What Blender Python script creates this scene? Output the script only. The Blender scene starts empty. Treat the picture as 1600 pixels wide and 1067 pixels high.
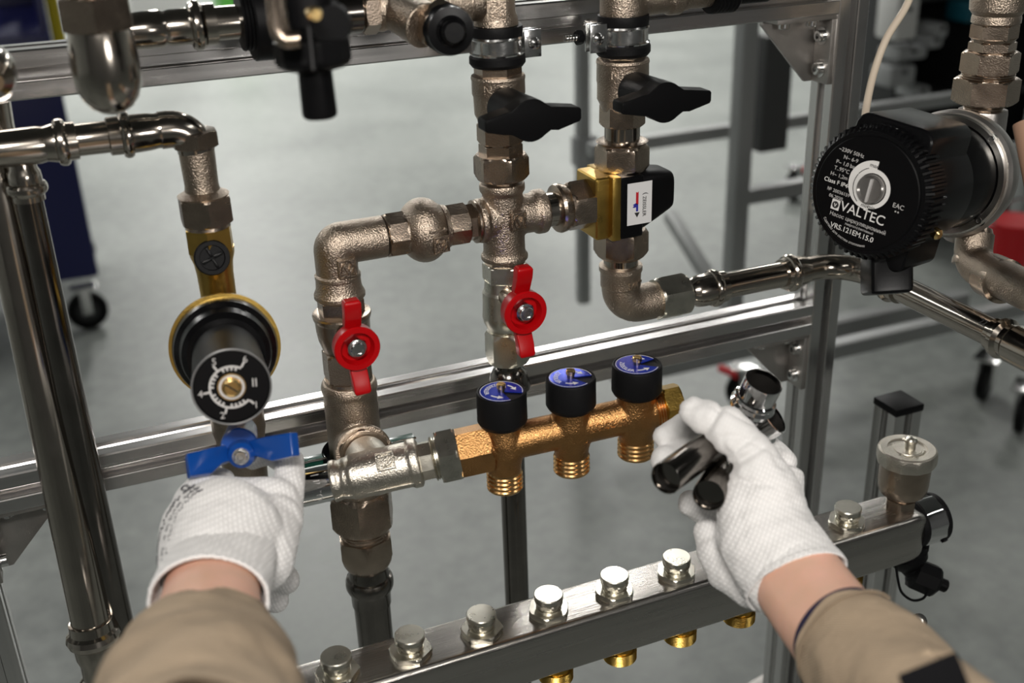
import bpy, bmesh, math, random
from mathutils import Vector, Matrix, noise
random.seed(4)
SC = bpy.context.scene
COL = SC.collection
V = Vector
PI = math.pi
# ------------------------------------------------------------------ camera
F = 1725.0
_xv = V(((5500-800)/F, (533+420)/F, -1)).normalized()          # rig X axis in camera space
_zd = V(((930-800)/F, -(4300-533)/F, -1)).normalized()         # rig -Z axis in camera space
_z = -_zd
_z = (_z - _xv*_z.dot(_xv)).normalized()
_yv = _z.cross(_xv)
# rows: world axes expressed in camera space -> world = M @ cam
CM = Matrix((_xv, _yv, _z))
CR, CU, CB = CM @ V((1,0,0)), CM @ V((0,1,0)), CM @ V((0,0,1))
CF = -CB
D0 = 0.97
CZ = 1.08
CO = V((0, 0, CZ)) - CF*D0
cam = bpy.data.cameras.new('camera'); camo = bpy.data.objects.new('camera', cam); COL.objects.link(camo)
camo.matrix_world = Matrix.Translation(CO) @ CM.to_4x4()
cam.sensor_width = 36; cam.lens = F*36/1600; cam.clip_start = 0.02; cam.clip_end = 80
cam.dof.use_dof = True; cam.dof.focus_distance = 0.86; cam.dof.aperture_fstop = 5.2
SC.camera = camo
FLOOR = CO.z - 1.55
# ------------------------------------------------------------------ world, lamps, exposure
w = bpy.data.worlds.new('World'); SC.world = w; w.use_nodes = True
w.node_tree.nodes['Background'].inputs[0].default_value = (0.75, 0.80, 0.80, 1)
w.node_tree.nodes['Background'].inputs[1].default_value = 0.10
SC.view_settings.view_transform = 'Standard'; SC.view_settings.look = 'None'
SC.view_settings.exposure = 0.0; SC.view_settings.gamma = 1.0
SC.view_settings.use_curve_mapping = False
def area(name, loc, target, sx, sy, power, color=(1,1,1)):
    l = bpy.data.lights.new(name, 'AREA'); l.shape = 'RECTANGLE'; l.size = sx; l.size_y = sy
    l.energy = power; l.color = color
    o = bpy.data.objects.new(name, l); COL.objects.link(o); o.location = loc
    o.rotation_euler = (V(target)-V(loc)).to_track_quat('-Z', 'Y').to_euler()
    return o
CEIL = FLOOR + 4.6
# rows of ceiling strip lamps, running along the hall
LD = V((.25, .968, 0))          # the lamps run slightly askew to the rig
for i, (x, y, p) in enumerate([(-3.6, -2.4, 22), (3.4, -2.6, 22), (-2.9, 4.2, 55), (2.42, 4.95, 85), (6.6, 4.4, 50),
                               (-3.4, 8.4, 130), (1.2, 8.4, 170), (5.6, 7.5, 110), (-3, 12.4, 190), (1.4, 12.6, 230), (6, 12, 190)]):
    o = area('ceiling_strip_lamp', (x, y, CEIL-0.12), (x, y, 0), 0.30, 2.3, p, (1, 0.985, 0.95))
    o.rotation_euler = (0, 0, -math.atan2(LD.x, LD.y))
# key light added above and behind the camera, for gloves and front highlights
area('key_light', (-0.42, -0.98, CO.z+0.34), (0.0, 0.0, 1.05), 0.26, 0.10, 10, (1, 0.95, 0.89))
area('fill_light', (0.12, -1.65, CO.z+0.02), (0.05, 0.0, 1.05), 0.34, 0.22, 4.0, (1, 0.96, 0.91))  # unseen fill light added behind the camera, for highlights on the metal

# ------------------------------------------------------------------ helpers
def proj(p):
    q = V(p)-CO; d = q.dot(CF)
    return 800+F*q.dot(CR)/d, 533-F*q.dot(CU)/d, d
def C(px, py, d):
    return CO + (CF + CR*((px-800)/F) - CU*((py-533)/F))*d
def P(px, py, Y=0.0):
    r = C(px, py, 1)-CO
    return CO + r*((Y-CO.y)/r.y)
class Ax:
    """a straight axis in the rig; at() finds where it passes a column x or a row y"""
    def __init__(s, A, B=None, D=None):
        s.A = V(A); s.D = (V(B)-s.A).normalized() if B is not None else V(D).normalized()
        x0, y0, _ = proj(s.A); x1, y1, _ = proj(s.A+s.D*0.01)
        s.by = 'x' if abs(x1-x0) > abs(y1-y0) else 'y'
    def t(s, c):
        if s.by == 'x': w_ = CR*F - CF*(c-800)
        else: w_ = CU*F + CF*(c-533)
        q = s.A-CO
        return -(q.dot(w_))/(s.D.dot(w_))
    def at(s, c): return s.A + s.D*s.t(c)
    def mpp(s, c): return proj(s.at(c))[2]/F
def vert(px, py, Y): return Ax(P(px, py, Y), D=(0, 0, -1))
def horz(px, py, Y): return Ax(P(px, py, Y), D=(1, 0, 0))

ORG = {}
def thing(name, label, cat, loc=(0,0,0), group=None):
    o = bpy.data.objects.new(name, None); COL.objects.link(o); o.empty_display_size = 0.02
    o.location = loc; ORG[o.name] = V(loc)
    o['label'] = label; o['category'] = cat
    if group: o['group'] = group
    return o
def tag(o, label, cat, group=None, kind=None):
    if label: o['label'] = label
    if cat: o['category'] = cat
    if group: o['group'] = group
    if kind: o['kind'] = kind
    return o
def struct(o): o['kind'] = 'structure'; return o
def obj(name, verts, faces, m, parent=None, smooth=35, loc=None):
    me = bpy.data.meshes.new(name)
    if parent is not None: org = ORG[parent.name]
    else:
        if loc is None:
            n = len(verts); loc = V((sum(v[0] for v in verts)/n, sum(v[1] for v in verts)/n, min(v[2] for v in verts)))
        org = V(loc)
    me.from_pydata([V(v)-org for v in verts], [], faces); me.update()
    return fin(name, me, m, parent, org, smooth)
def fin(name, me, m, parent, org, smooth=35):
    o = bpy.data.objects.new(name, me); COL.objects.link(o)
    ORG[o.name] = V(org)
    if parent is not None: o.parent = parent
    else: o.location = org
    if m is not None: me.materials.append(m)
    if smooth:
        me.shade_smooth()
        try: me.set_sharp_from_angle(angle=math.radians(smooth))
        except Exception: pass
    return o
def fix_normals(me):
    bm = bmesh.new(); bm.from_mesh(me); bmesh.ops.recalc_face_normals(bm, faces=bm.faces); bm.to_mesh(me); bm.free()
def basis(D):
    D = V(D).normalized(); a = V((0,0,1)) if abs(D.z) < .9 else V((0,-1,0))
    U = (a - D*a.dot(D)).normalized(); return U, D.cross(U)
# section: (distance, radius, sides, cap)
def rings(A, D, secs, seg=48, rot=0.0, U=None):
    if U is None: U, W = basis(D)
    else:
        U = V(U); U = (U - V(D)*U.dot(V(D))).normalized(); W = V(D).cross(U)
    vs = []; fs = []
    for s in secs:
        t, r = s[0], s[1]; n = s[2] if len(s) > 2 else 0; cap = s[3] if len(s) > 3 else 1e9
        for k in range(seg):
            th = 2*PI*k/seg; rr = r
            if n:
                a = (th % (2*PI/n)) - PI/n
                rr = min(r*math.cos(PI/n)/math.cos(a), cap)
            vs.append(V(A)+V(D)*t+(U*math.cos(th+rot)+W*math.sin(th+rot))*rr)
    for i in range(len(secs)-1):
        for k in range(seg):
            a = i*seg+k; b = i*seg+(k+1) % seg
            fs.append((a, b, b+seg, a+seg))
    return vs, fs
def cap_ends(vs, fs, seg):
    n = len(vs)//seg
    fs.append(tuple(reversed(range(seg)))); fs.append(tuple(range((n-1)*seg, n*seg)))
def turned(name, ax, secs, m, parent=None, seg=48, rot=0.0, ends=True, U=None, smooth=24):
    """secs in picture units along the axis: (coord, half width[, sides, cap])"""
    out = []
    for s in secs:
        k = ax.mpp(s[0])
        o = [ax.t(s[0]), s[1]*k]
        if len(s) > 2: o += [s[2], s[3]*k]
        out.append(o)
    return lathe(name, ax.A, ax.D, out, m, parent, seg, rot, ends, U, smooth)
def lathe(name, A, D, secs, m, parent=None, seg=48, rot=0.0, ends=True, U=None, smooth=24):
    vs, fs = rings(A, V(D).normalized(), secs, seg, rot, U)
    if ends: cap_ends(vs, fs, seg)
    o = obj(name, vs, fs, m, parent, smooth)
    fix_normals(o.data)
    if smooth:
        o.data.shade_smooth(); o.data.set_sharp_from_angle(angle=math.radians(smooth))
    return o
def hexs(c0, c1, R, n=6, ch=.12):
    """a chamfered nut between two coordinates, R = half width over corners"""
    d = (c1-c0)
    return [(c0, R, n, R*.875), (c0+d*ch*.35, R, n, R*.94), (c0+d*ch*.8, R, n, R*1.01),
            (c1-d*ch*.8, R, n, R*1.01), (c1-d*ch*.35, R, n, R*.94), (c1, R, n, R*.875)]
def ring_b(c0, c1, R, R0):
    """a rounded bead standing out from a tube of half width R0"""
    d = c1-c0
    return [(c0, R0), (c0+d*.08, R0+(R-R0)*.55), (c0+d*.28, R0+(R-R0)*.92), (c0+d*.5, R), (c0+d*.72, R0+(R-R0)*.92), (c0+d*.92, R0+(R-R0)*.55), (c1, R0)]
def threads(c0, c1, R, n, dep=.09):
    out = []; d = (c1-c0)/n
    for i in range(n):
        out += [(c0+d*(i+.05), R*(1-dep)), (c0+d*(i+.35), R), (c0+d*(i+.65), R), (c0+d*(i+.95), R*(1-dep))]
    return out
def sweep(name, pts, rad, m, parent=None, seg=32, rb=None, up=None, ends=True, smooth=35, thick=0):
    pts = [V(p) for p in pts]; n = len(pts); vs = []; fs = []
    if not hasattr(rad, '__len__'): rad = [rad]*n
    if rb is None: rb = rad
    elif not hasattr(rb, '__len__'): rb = [rb]*n
    T = [(pts[min(i+1, n-1)]-pts[max(i-1, 0)]).normalized() for i in range(n)]
    U = basis(T[0])[0] if up is None else (V(up)-T[0]*V(up).dot(T[0])).normalized()
    for i in range(n):
        U = (U - T[i]*U.dot(T[i])).normalized(); W = T[i].cross(U)
        for k in range(seg):
            th = 2*PI*k/seg
            vs.append(pts[i]+U*math.cos(th)*rad[i]+W*math.sin(th)*rb[i])
    for i in range(n-1):
        for k in range(seg):
            a = i*seg+k; b = i*seg+(k+1) % seg; fs.append((a, b, b+seg, a+seg))
    if ends: cap_ends(vs, fs, seg)
    o = obj(name, vs, fs, m, parent, smooth); fix_normals(o.data)
    o.data.shade_smooth(); o.data.set_sharp_from_angle(angle=math.radians(smooth))
    return o
def bez(p0, p1, p2, p3, n=12):
    out = []
    for i in range(n+1):
        t = i/n; u = 1-t
        out.append(V(p0)*u**3+V(p1)*3*u*u*t+V(p2)*3*u*t*t+V(p3)*t**3)
    return out
def spline(pts, k=6):
    pts = [V(p) for p in pts]; P_ = [pts[0]*2-pts[1]]+pts+[pts[-1]*2-pts[-2]]; out = []
    for i in range(1, len(P_)-2):
        for j in range(k):
            t = j/k; a, b, c, d = P_[i-1:i+3]
            out.append(.5*((2*b)+(-a+c)*t+(2*a-5*b+4*c-d)*t*t+(-a+3*b-3*c+d)*t**3))
    out.append(pts[-1]); return out
def bend_pts(A, corner, B, r, n=10):
    """A -> rounded corner -> B"""
    A, K, B = V(A), V(corner), V(B)
    d1 = (A-K).normalized(); d2 = (B-K).normalized()
    p = K+d1*r; q = K+d2*r
    out = [A]
    for i in range(n+1):
        t = i/n; out.append(p.lerp(K, .552*1).lerp(p, 0) if False else (p*(1-t)**3+(p+(K-p)*.56)*3*t*(1-t)**2+(q+(K-q)*.56)*3*t*t*(1-t)+q*t**3))
    out.append(B); return out
def prism(name, outline, O, X, Y, Z, m, parent=None, bevel=0.0006, seg=2, smooth=35):
    """outline (u,v) in metres in the plane O,X,Y pushed through along vector Z"""
    X = V(X).normalized(); Y = V(Y).normalized(); Z = V(Z); n = len(outline)
    vs = [V(O)+X*u+Y*v for u, v in outline]; vs += [p+Z for p in vs]
    fs = [tuple(reversed(range(n))), tuple(range(n, 2*n))]+[(i, (i+1) % n, (i+1) % n+n, i+n) for i in range(n)]
    o = obj(name, vs, fs, m, parent, 0); fix_normals(o.data)
    bevel_(o, bevel, seg, smooth); return o
def bevel_(o, wd, seg=2, smooth=35, limit=30):
    if wd:
        bm = bmesh.new(); bm.from_mesh(o.data)
        es = [e for e in bm.edges if len(e.link_faces) == 2 and e.calc_face_angle(0) > math.radians(limit)]
        if es: bmesh.ops.bevel(bm, geom=es, offset=wd, segments=seg, profile=.6, affect='EDGES', clamp_overlap=True)
        bm.to_mesh(o.data); bm.free()
    o.data.shade_smooth(); o.data.set_sharp_from_angle(angle=math.radians(smooth))
def box(name, O, X, Y, Z, m, parent=None, bevel=.0008, seg=2):
    """box centred on O with full edge vectors X, Y, Z"""
    X, Y, Z = V(X), V(Y), V(Z)
    vs = [V(O)+X*a+Y*b+Z*c for a in (-.5, .5) for b in (-.5, .5) for c in (-.5, .5)]
    fs = [(0,1,3,2), (4,6,7,5), (0,4,5,1), (2,3,7,6), (0,2,6,4), (1,5,7,3)]
    o = obj(name, vs, fs, m, parent, 0); fix_normals(o.data); bevel_(o, bevel, seg); return o
EX, EY, EZ = V((1,0,0)), V((0,1,0)), V((0,0,1))
def fuse(name, parts, m, parent=None, voxel=.0012, smooth_it=3, loc=None, disp=None, fac=.5):
    """grow one continuous skin over overlapping shapes"""
    vs = []; fs = []
    for (a, b) in parts:
        n = len(vs); vs += list(a); fs += [tuple(i+n for i in f) for f in b]
    me = bpy.data.meshes.new('tmp'); me.from_pydata([tuple(v) for v in vs], [], fs); me.update(); fix_normals(me)
    t = bpy.data.objects.new('tmp', me); COL.objects.link(t)
    md = t.modifiers.new('r', 'REMESH'); md.mode = 'VOXEL'; md.voxel_size = voxel; md.use_smooth_shade = True
    if smooth_it:
        sm = t.modifiers.new('s', 'SMOOTH'); sm.iterations = smooth_it; sm.factor = fac
    dg = bpy.context.evaluated_depsgraph_get(); dg.update()
    me2 = bpy.data.meshes.new_from_object(t.evaluated_get(dg))
    bpy.data.objects.remove(t); bpy.data.meshes.remove(me)
    if parent is not None: org = ORG[parent.name]
    else: org = V(loc) if loc is not None else sum((v.co for v in me2.vertices), V())/len(me2.vertices)
    if disp:
        nn = [v.normal.copy() for v in me2.vertices]
        for v, n_ in zip(me2.vertices, nn): v.co += n_*disp(v.co)
    for v in me2.vertices: v.co -= org
    me2.name = name; me2.materials.clear()
    o = fin(name, me2, m, parent, org, 0); me2.shade_smooth()
    return o
def capsule(a, ra, b, rb, seg=24, flat=None):
    """tapered capsule; flat=(vector, factor) squeezes it along a direction"""
    a, b = V(a), V(b); D = (b-a); L = D.length
    if L < 1e-6: D = EZ; L = 1e-6
    D = D.normalized(); secs = []
    for i in range(6): th = -PI/2+PI/2*i/6; secs.append((ra*math.sin(th)*1.0, max(ra*math.cos(th), 1e-5)))
    secs.append((0, ra)); secs.append((L, rb))
    for i in range(1, 7): th = PI/2*i/6; secs.append((L+rb*math.sin(th), max(rb*math.cos(th), 1e-5)))
    vs, fs = rings(a, D, secs, seg); cap_ends(vs, fs, seg)
    if flat:
        n, k = V(flat[0]).normalized(), flat[1]
        out = []
        for v in vs:
            q = v-a; tt = max(0, min(1, q.dot(D)/L)); c = a+D*(L*tt); e = v-c
            out.append(v - n*(e.dot(n)*(1-k)))
        vs = out
    return vs, fs
def cyl_s(ax, secs, seg=48, rot=0):
    out = []
    for s in secs:
        k = ax.mpp(s[0]); o = [ax.t(s[0]), s[1]*k]
        if len(s) > 2: o += [s[2], s[3]*k]
        out.append(o)
    vs, fs = rings(ax.A, ax.D, out, seg, rot); cap_ends(vs, fs, seg); return vs, fs
def text(name, s, O, X, Y, size, m, parent, ext=.0002, align='CENTER', bend=None, shear=0, space=1.0):
    cu = bpy.data.curves.new('t', 'FONT'); cu.body = s; cu.size = size; cu.extrude = ext; cu.align_x = align; cu.align_y = 'CENTER'
    cu.resolution_u = 3; cu.shear = shear; cu.space_character = space
    t = bpy.data.objects.new('t', cu); COL.objects.link(t)
    dg = bpy.context.evaluated_depsgraph_get(); me = bpy.data.meshes.new_from_object(t.evaluated_get(dg))
    bpy.data.objects.remove(t)
    X = V(X).normalized(); Y = V(Y); Y = (Y-X*Y.dot(X)).normalized(); Z = X.cross(Y); org = ORG[parent.name]
    for v in me.vertices:
        x, y, z = v.co
        if bend == 0 or bend is None: v.co = V(O)+X*x+Y*y+Z*z-org
        else: v.co = V(O)+Z*z + (bend(x, y, X, Y)) - org
    me.name = name; me.materials.clear()
    o = fin(name, me, m, parent, org, 0); return o
def arcbend(R, a0):
    """text laid round a circle of radius R, start angle a0, reading clockwise"""
    def f(x, y, X, Y):
        a = a0 - x/R; return (X*math.cos(a)+Y*math.sin(a))*(R+y)
    return f
def inbend(R, a0):
    def f(x, y, X, Y):
        a = a0 + x/R; return (X*math.cos(a)+Y*math.sin(a))*(R-y)
    return f
def rect(w_, h): return [(-w_/2, -h/2), (w_/2, -h/2), (w_/2, h/2), (-w_/2, h/2)]
def circ(r, n=32, cx=0, cy=0): return [(cx+r*math.cos(2*PI*i/n), cy+r*math.sin(2*PI*i/n)) for i in range(n)]

# ------------------------------------------------------------------ materials
def mat(name, col, met=0.0, rough=.5, grain=None, var=None, coat=0, stretch=None, spec=None, sheen=0, bumpd=.0005):
    """grain=(scale, strength) fine noise relief, var=(scale, amount) colour variation, stretch=(sx,sy,sz) brushing"""
    m = bpy.data.materials.new(name); m.use_nodes = True; nt = m.node_tree; b = nt.nodes['Principled BSDF']
    b.inputs['Base Color'].default_value = (*col, 1); b.inputs['Metallic'].default_value = met; b.inputs['Roughness'].default_value = rough
    if coat: b.inputs['Coat Weight'].default_value = coat; b.inputs['Coat Roughness'].default_value = .08
    if spec is not None: b.inputs['Specular IOR Level'].default_value = spec
    if sheen: b.inputs['Sheen Weight'].default_value = sheen
    tc = nt.nodes.new('ShaderNodeTexCoord'); mp = nt.nodes.new('ShaderNodeMapping'); nt.links.new(tc.outputs['Object'], mp.inputs['Vector'])
    if stretch: mp.inputs['Scale'].default_value = stretch
    if grain:
        n = nt.nodes.new('ShaderNodeTexNoise'); n.inputs['Scale'].default_value = grain[0]; n.inputs['Detail'].default_value = 3
        nt.links.new(mp.outputs['Vector'], n.inputs['Vector'])
        bp = nt.nodes.new('ShaderNodeBump'); bp.inputs['Strength'].default_value = grain[1]; bp.inputs['Distance'].default_value = bumpd
        nt.links.new(n.outputs['Fac'], bp.inputs['Height']); nt.links.new(bp.outputs['Normal'], b.inputs['Normal'])
    if var:
        n = nt.nodes.new('ShaderNodeTexNoise'); n.inputs['Scale'].default_value = var[0]; n.inputs['Detail'].default_value = 4
        nt.links.new(mp.outputs['Vector'], n.inputs['Vector'])
        r = nt.nodes.new('ShaderNodeValToRGB'); k = var[1]
        r.color_ramp.elements[0].position = .3; r.color_ramp.elements[1].position = .7
        r.color_ramp.elements[0].color = (*[c*(1-k) for c in col], 1); r.color_ramp.elements[1].color = (*[min(1, c*(1+k)) for c in col], 1)
        nt.links.new(n.outputs['Fac'], r.inputs['Fac']); nt.links.new(r.outputs['Color'], b.inputs['Base Color'])
        rr = nt.nodes.new('ShaderNodeMapRange'); rr.inputs['To Min'].default_value = max(.02, rough*.8); rr.inputs['To Max'].default_value = rough*1.25
        nt.links.new(n.outputs['Fac'], rr.inputs['Value']); nt.links.new(rr.outputs['Result'], b.inputs['Roughness'])
    return m
M = dict(
 nickel = mat('cast_nickel', (.40, .33, .265), 1, .30, (850, 1.0), (60, .14), bumpd=.0007),
 nickel2 = mat('pale_cast_nickel', (.60, .56, .49), 1, .32, (850, .8), (60, .10)),
 nut = mat('machined_nickel', (.40, .325, .26), 1, .25, (900, .35), (90, .10)),
 nut2 = mat('bright_machined_nickel', (.62, .595, .52), 1, .28, (900, .12), (90, .08)),
 steel = mat('polished_stainless', (.45, .41, .36), 1, .15, None, (40, .08)),
 dsteel = mat('dark_stainless', (.19, .175, .16), 1, .17, None, (40, .12)),
 chrome = mat('chrome', (.80, .80, .80), 1, .07),
 zinc = mat('bright_zinc', (.70, .70, .69), 1, .18, (300, .2), (120, .08)),
 alu = mat('extruded_aluminium', (.66, .645, .635), 1, .25, None, (30, .04), stretch=(.15, 8, 8)),
 aluv = mat('extruded_aluminium_upright', (.66, .65, .64), 1, .25, None, (30, .04), stretch=(8, 8, .15)),
 bracket = mat('cast_aluminium', (.42, .40, .38), 1, .42, (700, .3), (40, .1)),
 bar = mat('brushed_stainless', (.42, .40, .375), 1, .26, (260, .35), (14, .12), stretch=(.12, 4, 4)),
 bronze = mat('cast_bronze', (.44, .235, .09), 1, .33, (850, .9), (50, .14), bumpd=.0006),
 bronze2 = mat('machined_bronze', (.78, .47, .20), 1, .22),
 brass = mat('brass', (.52, .34, .085), 1, .29, (700, .25), (60, .12)),
 brass2 = mat('machined_brass', (.85, .60, .26), 1, .2),
 black = mat('black_plastic', (.003, .003, .0034), 0, .42, (900, .1), spec=.12),
 black2 = mat('matt_black_rubber', (.005, .005, .0055), 0, .5, (600, .2), spec=.15),
 gloss = mat('black_gloss_plastic', (.003, .003, .0034), 0, .27, (400, .05), spec=.18),
 red = mat('red_plastic', (.38, .002, .004), 0, .3, (300, .08), spec=.25),
 blue = mat('blue_plastic', (.005, .055, .27), 0, .27, (120, .25), coat=.15),
 disc = mat('blue_metal_disc', (.010, .04, .50), .55, .20, (500, .3)),
 white = mat('white_print', (.72, .71, .69), 0, .5),
 grey = mat('grey_print', (.45, .44, .43), 0, .5),
 label = mat('white_label', (.62, .62, .62), 0, .4),
 inkb = mat('blue_ink', (.02, .02, .25), 0, .5),
 ink = mat('black_ink', (.02, .02, .02), 0, .5),
 green = mat('green_paint', (.005, .06, .04), 0, .3, coat=.3),
 wire = mat('cream_cable', (.68, .58, .46), 0, .45),
 hole_shade = mat('painted_bore_shade', (.012, .011, .010), 0, .6, spec=.2),  # near-black colour stands in for the shade inside bores and screw slots
)
# ================================================================== setting
def floor_mat():
    m = mat('polished_concrete', (.30, .315, .305), 0, .42)
    nt = m.node_tree; b = nt.nodes['Principled BSDF']; tc = nt.nodes.new('ShaderNodeTexCoord')
    n = nt.nodes.new('ShaderNodeTexNoise'); n.inputs['Scale'].default_value = 17; n.inputs['Detail'].default_value = 6; n.inputs['Roughness'].default_value = .62
    n2 = nt.nodes.new('ShaderNodeTexNoise'); n2.inputs['Scale'].default_value = 1.3; n2.inputs['Detail'].default_value = 3
    ad = nt.nodes.new('ShaderNodeMath'); ad.operation = 'ADD'
    nt.links.new(tc.outputs['Object'], n.inputs['Vector']); nt.links.new(tc.outputs['Object'], n2.inputs['Vector'])
    nt.links.new(n.outputs['Fac'], ad.inputs[0]); nt.links.new(n2.outputs['Fac'], ad.inputs[1])
    r = nt.nodes.new('ShaderNodeValToRGB'); r.color_ramp.elements[0].position = .38; r.color_ramp.elements[1].position = .64
    r.color_ramp.elements[0].color = (.19, .205, .195, 1); r.color_ramp.elements[1].color = (.32, .34, .32, 1)
    h = nt.nodes.new('ShaderNodeMath'); h.operation = 'MULTIPLY'; h.inputs[1].default_value = .5
    nt.links.new(ad.outputs[0], h.inputs[0]); nt.links.new(h.outputs[0], r.inputs['Fac']); nt.links.new(r.outputs['Color'], b.inputs['Base Color'])
    mr = nt.nodes.new('ShaderNodeMapRange'); mr.inputs['To Min'].default_value = .34; mr.inputs['To Max'].default_value = .5
    nt.links.new(n.outputs['Fac'], mr.inputs['Value']); nt.links.new(mr.outputs['Result'], b.inputs['Roughness'])
    return m
XL, XR, YF, YB = -7.5, 9.0, -4.5, 15.0
def slab(name, a, b, m):
    a, b = V(a), V(b); c = (a+b)/2; d = b-a
    o = box(name, c, EX*d.x, EY*d.y, EZ*d.z, m, None, 0); return struct(o)
wallm = mat('painted_wall', (.55, .57, .56), 0, .7, (30, .1), (3, .04))
darkm = mat('dark_wall', (.16, .16, .16), 0, .8, (30, .1), (3, .08))
ceilm = mat('dark_ceiling', (.12, .12, .12), 0, .8, (30, .1), (3, .08))
slab('floor', (XL, YF, FLOOR-.12), (XR, YB, FLOOR), floor_mat())
slab('wall_back', (XL, YB, FLOOR), (XR, YB+.15, CEIL), wallm)
slab('wall_left', (XL-.15, YF, FLOOR), (XL, YB, CEIL), wallm)
slab('wall_right', (XR, YF, FLOOR), (XR+.15, YB, CEIL), wallm)
slab('wall_front', (XL, YF-.15, FLOOR), (XR, YF, CEIL), darkm)
slab('ceiling', (XL, YF, CEIL), (XR, YB, CEIL+.12), ceilm)

# ================================================================== aluminium frame
W_ = .033
def profile_outline(w=W_, slot=.0085, depth=.0095, lip=.0022, inner=.015):
    h = w/2; s = slot/2; i = inner/2; c = .0012
    q = [(-h+c, -h), (-s-.0008, -h), (-s, -h+.0008), (-s, -h+lip), (-i, -h+lip), (-i, -h+lip+.002), (-s*.9, -h+depth), (s*.9, -h+depth), (i, -h+lip+.002), (i, -h+lip), (s, -h+lip), (s, -h+.0008), (s+.0008, -h), (h-c, -h)]
    out = []
    for k in range(4):
        a = k*PI/2; ca, sa = round(math.cos(a)), round(math.sin(a))
        out += [(x*ca-y*sa, x*sa+y*ca) for x, y in q]
    return out
def extrusion(name, A, D, L, U, m, parent=None, w=W_):
    U = V(U).normalized(); W = V(D).normalized().cross(U)
    ol = profile_outline(w); n = len(ol)
    vs = [V(A)+U*u+W*v for u, v in ol]; vs += [p+V(D).normalized()*L for p in vs]
    fs = [(i, (i+1) % n, (i+1) % n+n, i+n) for i in range(n)] + [tuple(reversed(range(n))), tuple(range(n, 2*n))]
    o = obj(name, vs, fs, m, parent, 0, loc=A if parent is None else None); fix_normals(o.data)
    # a fine score line on each lip, like the drawn profile has
    return o
h = W_/2
z_top = P(800, 76, 0).z+h           # centre heights of the two rails
z_mid = P(800, 627, 0).z+h
x_post = P(1313, 0, 0).x+h          # right upright
x_lpost = P(38, 1067, 0).x-h        # left upright
ztop_end = z_top+h+.35
tag(extrusion('aluminium_upright', (x_post, h, FLOOR+.02), EZ, ztop_end-FLOOR, EX, M['aluv']), 'tall slotted aluminium upright at the right end of both rails, behind the pump', 'upright')
tag(extrusion('aluminium_upright', (x_lpost, h, FLOOR+.02), EZ, z_mid-h-FLOOR-.021, EX, M['aluv']), 'slotted aluminium upright in the bottom left corner, under the middle rail', 'upright')
tag(extrusion('aluminium_rail', (x_lpost-.45, h, z_top), EX, x_post-h-x_lpost+.45, EY, M['alu']), 'slotted aluminium rail across the top of the rig behind the clamps', 'rail')
tag(extrusion('aluminium_rail', (x_lpost-.25, h, z_mid), EX, x_post-h-x_lpost+.25, EY, M['alu']), 'slotted aluminium rail crossing behind the red handles and the blue handle', 'rail')

def socket_screw(parent, O, D, r=.0052, L=.006, name='bolt'):
    D = V(D).normalized()
    o = lathe(name, O, D, [(0, r*1.5), (.0012, r*1.5), (.00121, r), (L-.0006, r), (L, r*.9), (L, r*.55, 6, 9), (L*.45, r*.5, 6, 9)], M['zinc'], parent, 24)
    return o
def bracket(corner, sx, label):
    """corner: where the underside of a rail meets the side of an upright; sx=-1 opens to the left"""
    c = V(corner); t = thing('corner_bracket', label, 'bracket', c, 'corner brackets of the aluminium frame')
    S = .062; y0 = .003; y1 = .030; th = .0042
    ex = EX*sx
    prism('web', [(th, th), (S, th), (S, .008), (.012, S), (th, S)], c+EY*(y1-th), ex, -EZ, EY*th, M['bracket'], t, .0006)
    box('rail_flange', c+ex*(S/2)-EZ*th/2+EY*(y0+y1)/2, EX*S, EY*(y1-y0), EZ*th, M['bracket'], t, .0006)
    box('post_flange', c+ex*th/2-EZ*(S/2+th/2)+EY*(y0+y1)/2, EX*th, EY*(y1-y0), EZ*(S-th), M['bracket'], t, .0006)
    for q in (.018, .047):
        socket_screw(t, c+ex*q-EZ*th+EY*.015, -EZ)
        socket_screw(t, c+ex*th-EZ*(q+.002)+EY*.015, ex)
    return t
bracket((x_post-h, 0, z_top-h), -1, 'cast corner bracket under the top rail against the right upright')
bracket((x_post-h, 0, z_mid-h), -1, 'cast corner bracket under the middle rail, just above the gloved hand with fittings')
bracket((x_lpost+h, 0, z_mid-h), 1, 'cast corner bracket under the middle rail at the far left')

# short capped post that carries the lower manifold
yp = -.075
pc = P(1400, 652, yp)
hp = .0165
t = thing('capped_post', 'short slotted aluminium post with a flat black end cap behind the air vent', 'post', (pc.x+hp, yp+hp, FLOOR+.02))
extrusion('profile', (pc.x+hp, yp+hp, FLOOR+.02), EZ, pc.z-FLOOR-.02, EX, M['aluv'], t)
box('end_cap', (pc.x+hp, yp+hp, pc.z+.004), EX*.0345, EY*.0345, EZ*.008, M['black'], t, .0015)
tag(extrusion('aluminium_upright', (P(1240, 1040, .10).x, .10, FLOOR+.02), EZ, P(1240, 1000, .10).z-FLOOR-.02, EX, M['aluv']), 'dark slotted upright low down behind the bare wrist', 'upright')
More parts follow.
